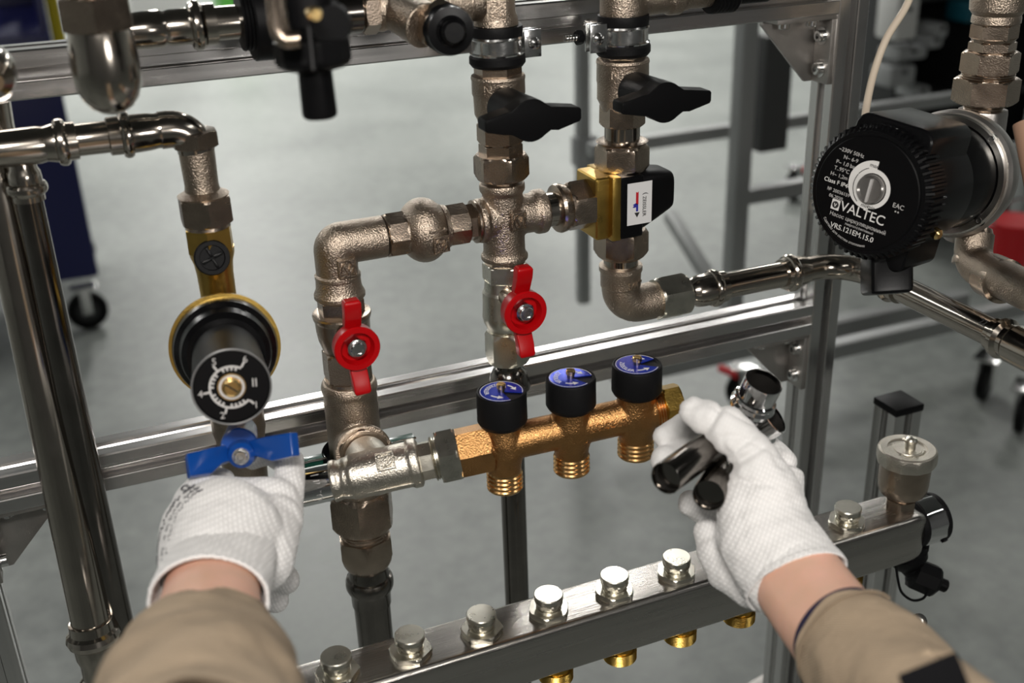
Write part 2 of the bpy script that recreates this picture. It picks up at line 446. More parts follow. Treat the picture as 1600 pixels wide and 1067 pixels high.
# ================================================================== pipework
YP = -.06
def closed(A, D, secs, seg=48, rot=0):
    vs, fs = rings(V(A), V(D).normalized(), secs, seg, rot); cap_ends(vs, fs, seg); return vs, fs
NI, NI2, NU, NU2, ST, DS, CH = (M[k] for k in ('nickel', 'nickel2', 'nut', 'nut2', 'steel', 'dsteel', 'chrome'))
def one(o, label, cat, group=None): return tag(o, label, cat, group)
def elbow_body(name, ax1, c1, ax2, c2, corner, hw, parent, m, r=None, rings_=()):
    """bent body between two axes that meet at corner"""
    A = ax1.at(c1); B = ax2.at(c2); R = hw*ax1.mpp(c1); r = r or R*1.15
    pts = bend_pts(A, corner, B, r, 12)
    return sweep(name, pts, R, m, parent, 40)
def logo(parent, O, X, Y, s, m, lab='maker_mark'):
    """raised square plate with a ring and a V, as cast on the fittings"""
    X = V(X).normalized(); Y = V(Y); Y = (Y-X*Y.dot(X)).normalized(); Z = X.cross(Y)
    p = box(lab, O, X*s, Y*s, Z*s*.20, m, parent, s*.05)
    vs = []; fs = []
    def strip(pts, w, closed=False):
        pts = [V(q) for q in pts]
        for i in range(len(pts)-(0 if closed else 1)):
            a, b = pts[i], pts[(i+1) % len(pts)]; d = (b-a).normalized(); n_ = Z.cross(d); k = len(vs)
            for e in (a-d*w*.3, b+d*w*.3):
                for (q, z) in ((-w/2, 0), (-w/2, w*1.7), (w/2, w*1.7), (w/2, 0)): vs.append(e+n_*q+Z*z)
            fs.extend([(k, k+1, k+5, k+4), (k+1, k+2, k+6, k+5), (k+2, k+3, k+7, k+6), (k, k+3, k+2, k+1), (k+4, k+5, k+6, k+7)])
    o0 = V(O)+Z*s*.095
    strip([o0+(X*math.cos(a)+Y*math.sin(a))*s*.36 for a in [2*PI*i/18 for i in range(18)]], s*.07, True)
    strip([o0-X*s*.22+Y*s*.22, o0-Y*s*.26, o0+X*s*.22+Y*s*.22], s*.09)
    strip([o0-X*s*.44-Y*s*.44, o0+X*s*.44-Y*s*.44, o0+X*s*.44+Y*s*.44, o0-X*s*.44+Y*s*.44], s*.045, True)
    obj('relief', vs, fs, m, parent, 0)

aB, aC, aD, aA = vert(558, 720, YP), vert(792, 500, YP), vert(971, 300, YP), vert(320, 320, YP)
br = horz(790, 338, YP)
def isect(v, hline):      # a vertical axis and a level axis in the same plane
    return V((v.A.x, YP, hline.A.z))
# ---------------- column C (middle)
def clamp(ax, c0, c1, R, side, label, ear, tail=0):
    o = ax.at((c0+c1)/2); t = thing('pipe_clamp', label, 'clamp', o, 'rubber lined pipe clamps on the top rail')
    d = c1-c0
    for s0, s1, sg in ((c0-d*.55, c0+d*.12, 1), (c1-d*.12, c1+d*.62, -1)):
        turned('rubber_lining', ax, [(s0, R*.86), (s0, R*(1.0 if sg > 0 else .98)), (s0+(s1-s0)*.3, R*(1.02 if sg > 0 else 1.08)), (s0+(s1-s0)*.75, R*(1.0 if sg > 0 else 1.08)), (s1, R*.98), (s1, R*.80)], M['black2'], t, 48)
    turned('band', ax, [(c0, R*.9), (c0, R*1.02), (c0+d*.1, R*1.05), (c0+d*.18, R*.98), (c1-d*.18, R*.98), (c1-d*.1, R*1.05), (c1, R*1.02), (c1, R*.9)], M['zinc'], t, 64)
    k = ax.mpp(c0); zc = o; r = R*k
    X = EX*side; ew = ear*k*1.2; hh = (ax.t(c1)-ax.t(c0))*1.5
    for dy in (-.0045, .0035):
        box('ear_plate', zc+X*(r+ew*.42)+EY*(dy-.004), EX*ew, EY*.0018, EZ*hh, M['zinc'], t, .0006)
    sc = zc+X*(r+ew*.5)+EY*(-.0095)
    s = lathe('screw', sc, -EY, [(0, .0042), (.0012, .0046), (.003, .0040), (.0042, .0024), (.0042, .0012), (.002, .001)], M['zinc'], t, 24)
    for a in (0, PI/2):
        box('cross_slot', sc-EY*.0041, (EX*math.cos(a)+EZ*math.sin(a))*.0048, EY*.0008, (EX*-math.sin(a)+EZ*math.cos(a))*.0009, M['hole_shade'], s, 0)
    # stud back to the rail
    lathe('stud', zc+EY*r*.9, EY, [(0, .004), (YP*-1-r*.9-.0005, .004)], M['zinc'], t, 16)
    if tail:
        lathe('tail_screw', zc+X*(r+ew*.9)+EY*.004, X, [(0, .0032)]+[(.002+i*.0012, .0021+.0004*(i % 2)) for i in range(12)], M['zinc'], t, 16)
        lathe('lock_nut', zc+X*(r+ew*.95)+EY*.004, X, [(0, .0055, 6, .005), (.0008, .0055, 6, 1), (.0045, .0055, 6, 1), (.005, .0055, 6, .005)], M['black'], t, 24)
    return t
def black_lever(t, ax, cval, Cf, Cr, rh, L1, L2, w):
    """butterfly handle: front outline about hub point Cf, stem back towards Cr (both in picture units with a plane)"""
    Yf = YP-.068; O = P(*Cf, Yf); k = proj(O)[2]/F; r = rh*k; a, b = L1*k, L2*k; h_ = w*k
    ol = []
    for i in range(9):   # top and bottom hub arcs with curved shoulders
        th = math.radians(50+80*i/8); ol.append((r*math.cos(th), r*math.sin(th)))
    ol += [(-r*.98, r*.52), (-r*1.35, h_*1.5), (-a, h_*.8), (-a-.0008, h_*.4), (-a-.0008, -h_*.75), (-a+.0006, -h_), (-r*1.4, -h_*1.6), (-r*1.0, -r*.56)]
    for i in range(9):
        th = math.radians(230+80*i/8); ol.append((r*math.cos(th), r*math.sin(th)))
    ol += [(r*.98, -r*.56), (r*1.35, -h_*1.9), (b, -h_), (b+.001, -h_*.6), (b+.001, h_*.7), (b, h_), (r*1.4, h_*1.5), (r*1.0, r*.52)]
    prism('lever', ol, O, EX, EZ, EY*.015, M['black'], t, .0016, 3)
    lathe('lever_hub', O+EY*.008, EY, [(0, r*.99), (.040, r*.95), (.041, r*.85)], M['black'], t, 48)
    lathe('stem', O+EY*.046, EY, [(0, r*.42), (.014, r*.42)], NU, t, 24)
def cast_letters(t, ax, c, R, strs, side=-1, m=NI):
    """raised lettering standing on the side of a valve body"""
    k = ax.mpp(c[0])
    for cc, s in zip(c, strs):
        a = math.radians(212)
        nrm = V((math.cos(a)*.55, -.83, 0)).normalized()
        O = ax.at(cc)+nrm*R*k*.99
        X = V((-nrm.y, nrm.x, 0)); text('cast_lettering', s, O, X, EZ, .0085, m, t, .0005)

t = thing('clamped_tee', 'cast nickel tee at the very top of the middle column, above its clamp', 'tee', aC.at(20))
turned('body', aC, [(-60, 31), (18, 31), (26, 34), (38, 35), (38, 28), (60, 27)], NI, t)
kO = aC.at(12)+V((-.33, -.94, 0)).normalized()*31*aC.mpp(12)*.95
logo(t, kO, V((.94, -.33, 0)), EZ, .014, NI)
clamp(aC, 55, 84, 41, 1, 'zinc pipe clamp with black rubber on the middle column, screw on its right', 24)
t = thing('ball_valve', 'nickel ball valve with black butterfly handle on the middle column', 'valve', aC.at(150), 'nickel ball valves with black butterfly handles')
turned('upper_hexagon', aC, hexs(90, 118, 38), NU, t)
turned('body', aC, [(114, 36), (116, 42), (120, 43), (124, 42), (144, 42), (149, 40), (152, 40), (176, 39), (184, 35), (196, 33), (200, 30)], NI, t)
turned('lower_hexagon', aC, hexs(190, 222, 37), NU, t)
black_lever(t, aC, 160, (831, 188), None, 34, 76, 84, 11)
cast_letters(t, aC, (133, 162), 41, ('NYT', '3/4'))
t = thing('union_coupling', 'nickel union with a large hexagon nut between the black handled valve and the cross', 'union', aC.at(250))
turned('tailpiece', aC, [(218, 30)]+hexs(222, 243, 35)+[(243, 27), (292, 27)], NU, t)
turned('union_nut', aC, hexs(239, 277, 44, ch=.2), NU, t)
# cross
X0 = isect(aC, br)
t = thing('cross_fitting', 'cast nickel four way cross joining the check valve, mixing valve and middle column', 'cross', X0)
def seg_s(ax, c0, c1, hw): return cyl_s(ax, [(c0, hw), (c1, hw)])
fuse('body', [cyl_s(aC, [(283, 34), (285, 36), (296, 36), (299, 32), (392, 33), (396, 37), (402, 37), (404, 34)]),
              cyl_s(br, [(744, 32), (746, 35), (754, 35), (757, 30), (832, 31), (836, 35), (848, 35), (850, 32)])], NI, t, .0011, 3)
tC = isect(aC, br)
logo(t, tC+V((.30, -.95, .05)).normalized()*.0178, V((.95, .30, 0)), EZ, .0145, NI)
# red handled valves
def red_valve(ax, secs_hex_up, body, hex_low, hub, rh, up, dn, label, m1, extra=None, Yh=-.052, tilt=0.0):
    t = thing('ball_valve', label, 'valve', ax.at(body[0][0]), 'ball valves with red butterfly handles')
    turned('upper_hexagon', ax, secs_hex_up, m1, t)
    turned('body', ax, body, m1, t)
    turned('lower_hexagon', ax, hex_low, m1, t)
    O = P(*hub, YP+Yh); k = proj(O)[2]/F; r = rh*k
    X = (EX*math.cos(tilt)+EZ*math.sin(tilt)); Z = (EZ*math.cos(tilt)-EX*math.sin(tilt))
    # hub cup
    lathe('handle_hub', O+EY*.010, -EY, [(-.004, r*.5), (-.004, r*.86), (.0, r*.97), (.0095, r), (.0105, r*.96), (.0105, r*.74), (.0085, r*.70), (.0035, r*.66), (.003, r*.3)], M['red'], t, 48)
    wd = r*.37
    def wing(z0, z1, s):
        vs = []
        # tapering, slightly raised blade with a folded tip
        for (q, ww, y0, th) in ((0, wd*1.0, .002, .009), (.55, wd*.98, -.004, .011), (.9, wd*.98, -.006, .012), (1.0, wd*.80, -.005, .010)):
            z = z0+(z1-z0)*q
            for a_, b_ in ((-1, 0), (1, 0), (1, 1), (-1, 1)): vs.append(O+X*(ww*a_)+Z*z+EY*(y0+.004+th*b_*.8))
        fs = [(0, 1, 2, 3), (12, 15, 14, 13)]
        for i in range(3):
            for j in range(4): fs.append((i*4+j, i*4+(j+1) % 4, i*4+4+(j+1) % 4, i*4+4+j))
        w_ = obj('handle_wing', vs, fs, M['red'], t, 0); fix_normals(w_.data); bevel_(w_, .0012, 3)
    wing(r*.86, up*k, 1); wing(-r*.86, -dn*k, -1)
    lathe('stem', O+EY*.010, EY, [(0, r*.42), (.028, r*.42)], NU, t, 24)
    nut = lathe('stem_nut', O+EY*.0065, -EY, [(0, r*.47, 6, 1), (.004, r*.47, 6, 1), (.0052, r*.47, 6, r*.41), (.0053, r*.33), (.0085, r*.33), (.0092, r*.29), (.0092, r*.20), (.0080, r*.19)], M['zinc'], t, 36)
    return t
t = thing('threaded_nipple', 'short nickel nipple with a ring between the cross and the middle red handled valve', 'nipple', aC.at(405))
turned('collar', aC, hexs(399, 416, 32), NU, t)
red_valve(aC, hexs(409, 437, 36), [(434, 33), (440, 33), (449, 34), (453, 37), (470, 37), (485, 37.5), (488, 38), (492, 38), (500, 36), (508, 32), (512, 28), (526, 28)],
          hexs(514, 562, 36, ch=.2), (822, 489), 36, 77, 76, 'nickel ball valve with red butterfly handle on the middle column', NU2)
one(turned('press_adapter', aC, [(556, 20), (572, 20), (576, 25), (584, 29), (592, 31), (598, 33), (604, 33), (608, 29), (622, 26), (624, 21)], DS), 'small polished press adapter under the middle red handled valve, behind the left black cap', 'adapter')
one(turned('steel_pipe', aC, [(610, 20.5), (1150, 17.5)], DS, seg=40), 'dark polished vertical pipe running down behind the bronze manifold', 'pipe')

# ---------------- column D
aDh = horz(971, 478, YP); KD = isect(aD, aDh)
t = thing('clamped_tee', 'cast nickel tee at the very top of the right column, above its clamp', 'tee', aD.at(10))
axt = horz(975, -2, YP)
fuse('body', [cyl_s(aD, [(-70, 36), (12, 37), (24, 37), (26, 32), (60, 30)]), cyl_s(axt, [(975, 30), (1040, 27), (1042, 31), (1060, 31), (1062, 26), (1072, 26)])], NI, t, .0012, 3)
t = thing('capped_nipple', 'black knurled cap on a nickel stub at the top edge, right of the right column', 'fitting', axt.at(1130))
turned('neck', axt, [(1060, 24), (1112, 24)], NI, t)
turned('knurled_cap', axt, [(1106, 24), (1108, 34)]+[(1108+i*3, 34+(1.3 if i % 2 else 0)) for i in range(1, 12)]+[(1146, 30), (1150, 24), (1196, 24), (1200, 18)], M['black'], t, 60)
clamp(aD, 38, 67, 40, -1, 'zinc pipe clamp with black rubber on the right column, screw on its left', 24, 1)
t = thing('ball_valve', 'nickel ball valve with black butterfly handle on the right column', 'valve', aD.at(130), 'nickel ball valves with black butterfly handles')
turned('upper_hexagon', aD, hexs(70, 94, 37), NU, t)
turned('body', aD, [(88, 36), (91, 41), (95, 42), (99, 41), (124, 41), (129, 40), (132, 40), (152, 40), (160, 36), (168, 33), (172, 30)], NI, t)
turned('lower_hexagon', aD, hexs(160, 195, 36), NU, t)
black_lever(t, aD, 130, (1041, 160), None, 32, 76, 80, 10)
cast_letters(t, aD, (110, 142), 41, ('NYT', '3/4'))
t = thing('union_coupling', 'nickel union with a smooth neck above the brass mixing valve', 'union', aD.at(220))
turned('tailpiece', aD, [(190, 28), (262, 28)], ST, t)
turned('union_nut', aD, [(217, 36), (219, 41), (222, 38)]+hexs(224, 263, 43, ch=.2), NU, t)
# mixing valve
MV = isect(aD, br)
t = thing('mixing_valve', 'brass three way mixing valve with black cover, white label and black knob', 'valve', MV)
kd = proj(MV)[2]/F
xa, xb, xc, xd = P(926, 320, YP-.01).x, P(957, 310, YP-.02).x, P(1006, 310, YP-.03).x, P(1068, 300, YP-.03).x
zt, zb = aD.at(262).z, aD.at(357).z; zc = (zt+zb)/2
box('body', (xa*.5+xb*.5+.003, YP, zc), EX*(xb-xa+.008), EY*.036, EZ*(zt-zb), M['brass'], t, .003, 3)
box('face_plate', (xb+.002, YP-.001, zc), EX*.008, EY*.046, EZ*(zt-zb)*1.02, M['brass'], t, .0015)
turned('side_port', br, [(905, 25), (925, 25), (945, 32), (950, 30)], M['brass'], t)
turned('upper_port', aD, [(250, 28), (268, 29), (275, 28)], M['brass'], t); turned('lower_port', aD, [(345, 28), (350, 29), (362, 28)], M['brass'], t)
box('cover', ((xb+xc)/2+.004, YP-.001, zc), EX*(xc-xb-.002), EY*.047, EZ*(zt-zb)*.99, M['gloss'], t, .002, 3)
# knob: rounded square that tapers away from the cover
vs = []; fs = []
for q, hy, hz, dz in ((0, .0225, .0245, 0), (.12, .0225, .0245, .001), (.55, .0185, .0205, .003), (.92, .0160, .0165, .005), (1.0, .0145, .0150, .005)):
    for i in range(32):
        th = 2*PI*i/32; c, s = math.cos(th), math.sin(th); e = .45
        vs.append(V((xc+(xd-xc)*q, YP-.001+hy*math.copysign(abs(c)**e, c), zc+dz+hz*math.copysign(abs(s)**e, s))))
for i in range(4):
    for j in range(32): fs.append((i*32+j, i*32+(j+1) % 32, i*32+32+(j+1) % 32, i*32+32+j))
cap_ends(vs, fs, 32); kn = obj('knob', vs, fs, M['black'], t, 40); fix_normals(kn.data); kn.data.shade_smooth(); kn.data.set_sharp_from_angle(angle=math.radians(40))
lathe('knob_screw', (xd, YP, zc+.002), EX, [(0, .003), (.0015, .003), (.002, .002)], M['black'], t, 16)
yl = YP-.001-.0235
lc = V(((P(980, 320, yl).x+P(1018, 320, yl).x)/2, yl-.0002, (P(1000, 284, yl).z+P(1000, 349, yl).z)/2)); lw = P(1018, 320, yl).x-P(980, 320, yl).x; lh = P(1000, 284, yl).z-P(1000, 349, yl).z
lb = box('label', lc, EX*lw, EY*.0003, EZ*lh, M['label'], t, 0); ORG[lb.name] = ORG[t.name]
yy = yl-.0006
def patch(name, pts, m, par): 
    return prism(name, pts, (lc.x, yy, lc.z), EX, EZ, EY*.0002, m, par, 0)
patch('red_bar', [(-.0034, -.0005), (-.0012, -.0005), (-.0012, .0098), (-.0023, .0090), (-.0034, .0098)], mat('red_ink', (.42, .01, .02), 0, .5), t)
patch('blue_bar', [(-.0062, -.0005), (-.0050, -.0012), (-.0062, -.0026), (-.0045, -.0030), (-.0032, -.0026), (-.0032, -.0062), (-.0014, -.0062), (-.0014, -.0005), (-.0034, .0006)], M['inkb'], t)
patch('black_arrow', [(-.0046, -.0072), (0, -.0072), (-.0023, -.0112)], M['ink'], t)
text('label_text', 'ZEISSLER', (lc.x+.0040, yy, lc.z-.0028), -EZ, EX, .0042, M['ink'], t, .0001)
text('label_ring', '(', (lc.x+.0052, yy, lc.z+.0075), -EZ, EX, .0055, M['ink'], t, .0001)
turned('side_port_ring', br, [(850, 26), (882, 26)], ST, t)
t2 = thing('union_coupling', 'nickel union with a flanged hexagon nut between the cross and the mixing valve', 'union', br.at(880))
turned('tailpiece', br, [(846, 27), (890, 27)], ST, t2)
turned('union_nut', br, [(866, 30), (868, 37), (872, 39), (878, 38), (884, 35)]+hexs(884, 922, 40, ch=.2), NU, t2)
t = thing('union_coupling', 'nickel union under the mixing valve, above the cast elbow', 'union', aD.at(380))
turned('union_nut', aD, hexs(356, 396, 43, ch=.18)+[(399, 34), (400, 30)], NU, t)
turned('tailpiece', aD, [(394, 27), (424, 27)], ST, t)
t = thing('elbow_fitting', 'cast nickel elbow under the mixing valve, turning to the right', 'elbow', KD)
elbow_body('body', aD, 424, aDh, 1018, KD, 30, t, NI)
turned('upper_collar', aD, [(412, 29), (413, 34), (420, 34), (424, 32), (444, 31.5), (446, 30)], NI, t)
turned('side_collar', aDh, [(1004, 24), (1006, 29), (1016, 29), (1018, 27), (1034, 27)], NI, t)
text('cast_size', '3/4"', aD.at(438)+V((.28, -.96, 0))*.0168, V((.96, .28, 0)), EZ, .0095, NI, t, .0006)
t = thing('press_adapter', 'stainless press adapter with a hexagon nut right of the cast elbow', 'adapter', aDh.at(1080))
turned('nut', aDh, hexs(1024, 1070, 36, ch=.18), NU2, t)
turned('socket', aDh, [(1066, 19), (1078, 19), (1082, 22), (1088, 25), (1106, 26), (1109, 26)]+ring_b(1109, 1121, 30, 26)+[(1130, 25), (1131, 21)], ST, t)
# pipe to the right and the bend towards the camera
one(turned('steel_pipe', aDh, [(1115, 20.5), (1240, 20)], ST, seg=40), 'short level polished pipe between the press adapter and the bend on the right', 'pipe')
xb_ = P(1322, 404, YP).x; KB = V((xb_, YP, aDh.A.z))
pr = .0112; t = thing('press_bend', 'polished stainless press bend in front of the right upright', 'elbow', KB)
aY = Ax(KB, D=-EY)
sweep('bend', bend_pts(aDh.at(1246), KB, KB-EY*.058, .036, 16), pr*1.02, ST, t, 40)
turned('socket', aDh, [(1222, 20), (1222, 24)]+[(1227, 25)]+ring_b(1228, 1240, 30, 25)+[(1250, 24), (1258, 22)], ST, t)
lathe('end_socket', KB-EY*.050, -EY, [(0, pr), (.002, pr*1.1), (.008, pr*1.2), (.010, pr*1.4), (.014, pr*1.42), (.016, pr*1.2), (.024, pr*1.2), (.024, pr)], ST, t, 48)
Yr0 = -.115; 
Yr1 = CO.y + .44*1.0
ye = P(1570, 545, 0)  # direction only
def yline(px): return aY.at(px)
e1 = yline(1556); one(lathe('steel_pipe', KB-EY*.052, -EY, [(0, pr), ((KB-EY*.052-e1).length, pr)], ST, seg=40), 'polished pipe running from under the pump towards the lower right', 'pipe')
L0 = (yline(1600)-e1).length
t = thing('press_coupling', 'polished press coupling at the right edge on the sloping pipe', 'coupling', e1)
lathe('body', e1, -EY, [(-.002, pr), (-.002, pr*1.18), (.003, pr*1.2), (.005, pr*1.42), (.009, pr*1.45), (.012, pr*1.2), (.016, pr*1.2), (.019, pr*1.36), (.030, pr*1.38), (.06, pr*1.38)], ST, t, 48)
text('size_stamp', '22', KB-EY*(.052+(KB-EY*.052-e1).length-.008)+V((-.6, 0, .8))*pr*1.01, -EY, V((.8, 0, .6)), .007, M['ink'], t, .0001)

# ---------------- branch B..C: elbow and check valve
aBK = isect(aB, br); kB = proj(aBK)
t = thing('elbow_fitting', 'cast nickel elbow at the top left of the branch, above a red handle', 'elbow', aBK)
elbow_body('body', aB, 440, br, 592, aBK, 33, t, NI, r=.005)
turned('lower_collar', aB, [(424, 33), (427, 36), (431, 36), (433, 35), (448, 36), (452, 38), (456, 40), (461, 40), (465, 36), (465, 28)], NI, t)
turned('side_collar', br, [(586, 30), (588, 32), (594, 33), (598, 33), (600, 30)], NI, t)
logo(t, aB.at(410)+V((.25, -.965, 0)).normalized()*33*aB.mpp(410)*.99, V((.965, .25, 0)), EZ, .0145, NI)
t = thing('check_valve', 'cast nickel spherical check valve with an arrow between the elbow and the cross', 'valve', br.at(660))
turned('left_hexagon', br, hexs(601, 634, 36, n=8), NU, t)
o = br.at(661); kk = br.mpp(661)
secs = [(-40*kk, 31*kk), (-34*kk, 33*kk), (-30*kk, 34*kk)]+[(52*kk*.78*math.sin(a), 51*kk*math.cos(a)) for a in [math.radians(x) for x in range(-50, 51, 10)]]+[(30*kk, 36*kk), (33*kk, 35*kk), (38*kk, 34*kk)]
lathe('sphere', o, br.D, secs, NI, t, 64)
turned('right_hexagon', br, hexs(695, 728, 34, n=8), NU, t)
nrm = V((.16, -.9, .0)).normalized(); nn = (V((.2, -.93, -.12))).normalized()
logo(t, o+nn*51*kk*.985+EX*.001-EZ*.002, V((.97, .2, 0)), EZ, .013, NI, 'maker_mark')
na = (V((.2, -.93, .22))).normalized()
prism('flow_arrow', [(-.008, -.0004), (.004, -.0006), (.004, -.002), (.008, 0), (.004, .002), (.004, .0006), (-.005, .0006), (-.008, .0018)], o+na*51*kk*.985, V((.97, .2, 0)), EZ, nn*.0012, NI, t, .0003)
t = thing('threaded_nipple', 'short nickel hexagon nipple between the check valve and the cross', 'nipple', br.at(735))
turned('hexagon', br, hexs(725, 742, 30), NU, t)
turned('seal_ring', br, [(738, 30), (740, 34), (743, 34), (745, 30)], NU, t)
# ---------------- column B
red_valve(aB, hexs(463, 490, 38), [(484, 37), (486, 45), (489, 46), (494, 45), (497, 43), (512, 42), (526, 40), (540, 35), (546, 32), (560, 32)],
          hexs(544, 590, 39, ch=.12), (559, 545), 37, 82, 80, 'dark nickel ball valve with red butterfly handle on the left branch column', NU, tilt=.02)
t = thing('tee_fitting', 'cast nickel tee behind the pale branch tee, below the left red handle', 'tee', aB.at(660))
kf = aB.at(688); JT = C(590, 739, .797); aF = Ax(kf, JT); LF = (JT-kf).length
Rk = aB.mpp(660)
fuse('body', [cyl_s(aB, [(592, 41), (600, 44), (606, 44), (610, 42), (745, 41), (750, 44), (762, 44)]), closed(kf, aF.D, [(0, .0195), (.030, .0195), (.031, .0225), (.037, .0225)])], NI, t, .0012, 3)
turned('inner_ring', aB, [(588, 37), (596, 39), (600, 38)], NU, t)
# ---------------- pale branch tee and bronze manifold
aM = Ax(C(490, 758, .795), C(1036, 636.5, .812))
t = thing('tee_fitting', 'pale cast nickel tee lying level, joined to the bronze manifold', 'tee', aM.at(590))
fuse('body', [cyl_s(aM, [(518, 31), (519, 33), (527, 33), (529, 31), (536, 31), (538, 33), (545, 33), (549, 36), (640, 36), (642, 39), (654, 39), (656, 36), (658, 30)]),
              closed(kf+aF.D*.044, aF.D, [(0, .0165), (LF-.044, .0172)])], NI2, t, .0010, 3)
turned('hexagon', aM, hexs(654, 678, 31, n=8), NU2, t)
lathe('back_hexagon', kf+aF.D*.030, aF.D, [(0, .0215, 6, .0195), (.001, .0215, 6, .0206), (.009, .0215, 6, .0206), (.010, .0215, 6, .0195), (.0101, .0185), (.012, .0185)], NU, t)
nm = V((-.12, -.62, .78)).normalized(); nm = (nm-aM.D*nm.dot(aM.D)).normalized()
oM = aM.at(607)
logo(t, oM+nm*.0172, aM.D, nm.cross(aM.D), .0135, NI2)
lo = (V((-.25, -.95, -.45))); lo = (lo-aM.D*lo.dot(aM.D)).normalized()
sweep('mould_seam', [aM.at(x)+lo*r*aM.mpp(x) for x, r in ((521, 33), (530, 31.5), (546, 34), (600, 36.3), (640, 36.5), (652, 39))], .0005, NI2, t, 8)
t = thing('chrome_sleeve', 'short chrome pipe stub between the left glove and the pale tee', 'pipe', aM.at(500))
turned('tube', aM, [(440, 30), (519, 29.5)], CH, t, 56)
ns = V((-.28, -.82, .30)); ns = (ns-aM.D*ns.dot(aM.D)).normalized()
def wrap(ax, c, R, n0):     # text running round a tube
    O = ax.at(c)
    def f(x, y, X, Y):
        a = x/R; q = n0*math.cos(a)+ax.D.cross(n0)*math.sin(a)
        return q*R*1.003 - ax.D*y*(-1)
    return O, f
Rs = 29.5*aM.mpp(495)
for s_, off in (('NICO', 0),):
    O, fb = wrap(aM, 497, Rs, ns)
    text('stamped_letters', s_, O, ns, aM.D, .0085, M['grey'], t, .00004, bend=fb)
t = thing('union_coupling', 'pale nickel union joining the level tee to the bronze manifold', 'union', aM.at(700))
turned('threaded_tail', aM, [(676, 33), (678, 36)]+threads(679, 690, 34, 3, .06)+[(690, 33)], NU2, t)
turned('union_nut', aM, hexs(685, 717, 46, ch=.18), NU2, t)
turned('neck', aM, [(712, 29), (728, 29)], NU2, t)
t = thing('bronze_manifold', 'cast bronze three outlet manifold with threaded outlets, held in front of the rail', 'manifold', aM.at(890), None)
caps = [(786.5, 610, 659, 752), (892.5, 588.5, 634, 725.5), (994, 568, 612, 701)]
parts = [cyl_s(aM, [(742, 30), (760, 29), (1022, 28), (1024, 27)])]
vax = []
for (x, y0, y1, y2) in caps:
    c = aM.at(x); a = Ax(c, D=(0, 0, -1)); vax.append(a)
    k = proj(c)[2]/F
    parts.append(closed(c+EZ*.024, -EZ, [(0, 28*k), (.012, 30*k), (.020, 33*k), (.030, 33*k), (.040, 28*k), (.052, 25*k)]))
    parts.append((lambda g: g)(capsule(c-aM.D*.006, 30*k, c+aM.D*.006, 30*k, 32)))
fuse('body', parts, M['bronze'], t, .00085, 6)
turned('hexagon', aM, hexs(713, 768, 40, ch=.08), M['bronze'], t, rot=.26)
for i, ((x, y0, y1, y2), a) in enumerate(zip(caps, vax)):
    k = proj(a.A)[2]/F
    y_th = [a.at(y2-16), a.at(y2+9)]
    turned('threaded_outlet', a, [(y2-32, 25)]+threads(y2-17, y2+9, 28.5, 4, .07)+[(y2+9.2, 25), (y2+9.2, 22), (y2-8, 20)], M['bronze2'], t, 56)
    hc = 39.5
    cp = turned('black_cap', a, [(y0+2.5, hc-7), (y0+1.0, hc-5.5), (y0+1.0, hc-4), (y0, hc-3), (y0+.6, hc-1.2), (y0+3.5, hc), (y1-5, hc), (y1, hc-3), (y1+2, hc-6), (y1+2, 20)], M['black2'], t, 72)
    top = a.at(y0+2.2); R = (hc-6)*k
    if True:   # disc with a wedge of bare black
        g0 = math.radians([-64, -42, -20][i]-22.7); WG = math.radians(54)
        U = EX; Vv = EY
        pts = [(0, 0)]+[(R*math.cos(g0+a_), R*math.sin(g0+a_)) for a_ in [WG+(2*PI-WG)*j/48 for j in range(49)]]
        d_ = prism('blue_disc', pts, top+EZ*.0002, U, Vv, EZ*.0006, M['disc'], t, 0)
        ORG[d_.name] = ORG[t.name]
        zt_ = top+EZ*.0009
        rim = [(R*.985*math.cos(g0+a_), R*.985*math.sin(g0+a_)) for a_ in [WG+(2*PI-WG)*j/60 for j in range(61)]]
        rim2 = [(x_*.972, y_*.972) for x_, y_ in reversed(rim)]
        prism('disc_rim', rim+rim2, zt_, U, Vv, EZ*.0001, M['white'], t, 0)
        a0 = g0+PI*1.28
        text('disc_lettering', 'ZEISSLER', zt_, EX, EY, R*.30, M['white'], t, .00008, bend=inbend(R*.70, math.radians([158, 180, 207][i]-22.7)))
        for sg, am in ((1, g0+WG/2+math.radians(80)), (-1, g0+WG/2-math.radians(80))):
            sh = []; 
            arc = [am+math.radians(34)*j/8*sg-math.radians(14)*sg for j in range(9)]
            sh = [(R*.66*math.cos(q), R*.66*math.sin(q)) for q in arc]+[(R*.58*math.cos(q), R*.58*math.sin(q)) for q in reversed(arc)]
            prism('arrow_shaft', sh, zt_, U, Vv, EZ*.0001, M['white'], t, 0)
            qe = arc[0]; d = V((math.cos(qe), math.sin(qe))); n_ = V((-math.sin(qe), math.cos(qe)))*(-sg)
            tri = [d*R*.77, d*R*.47, d*R*.62+n_*R*.24]
            prism('arrow_head', [(p.x, p.y) for p in tri], zt_, U, Vv, EZ*.0001, M['white'], t, 0)
        gm = g0+math.radians(14)
        text('cap_lettering', 'Watts', top+EZ*.0004+(EX*math.cos(gm)+EY*math.sin(gm))*R*.62, EX*math.cos(gm)+EY*math.sin(gm), EY*math.cos(gm)-EX*math.sin(gm), R*.14, M['white'], t, .00005) if False else None
        s = lathe('stem_screw', top, EZ, [(0, R*.17), (.0035, R*.17), (.0036, R*.22), (.0064, R*.22), (.0070, R*.18)], M['brass2'], t, 24)
        box('slot', top+EZ*.0066, (EX*.5-EY*.86)*R*.42, (EX*.86+EY*.5)*.0007, EZ*.0008, M['hole_shade'], s, 0)
nb = V((.05, -.93, .22)); nb = (nb-aM.D*nb.dot(aM.D)).normalized()
up_ = nb.cross(aM.D)
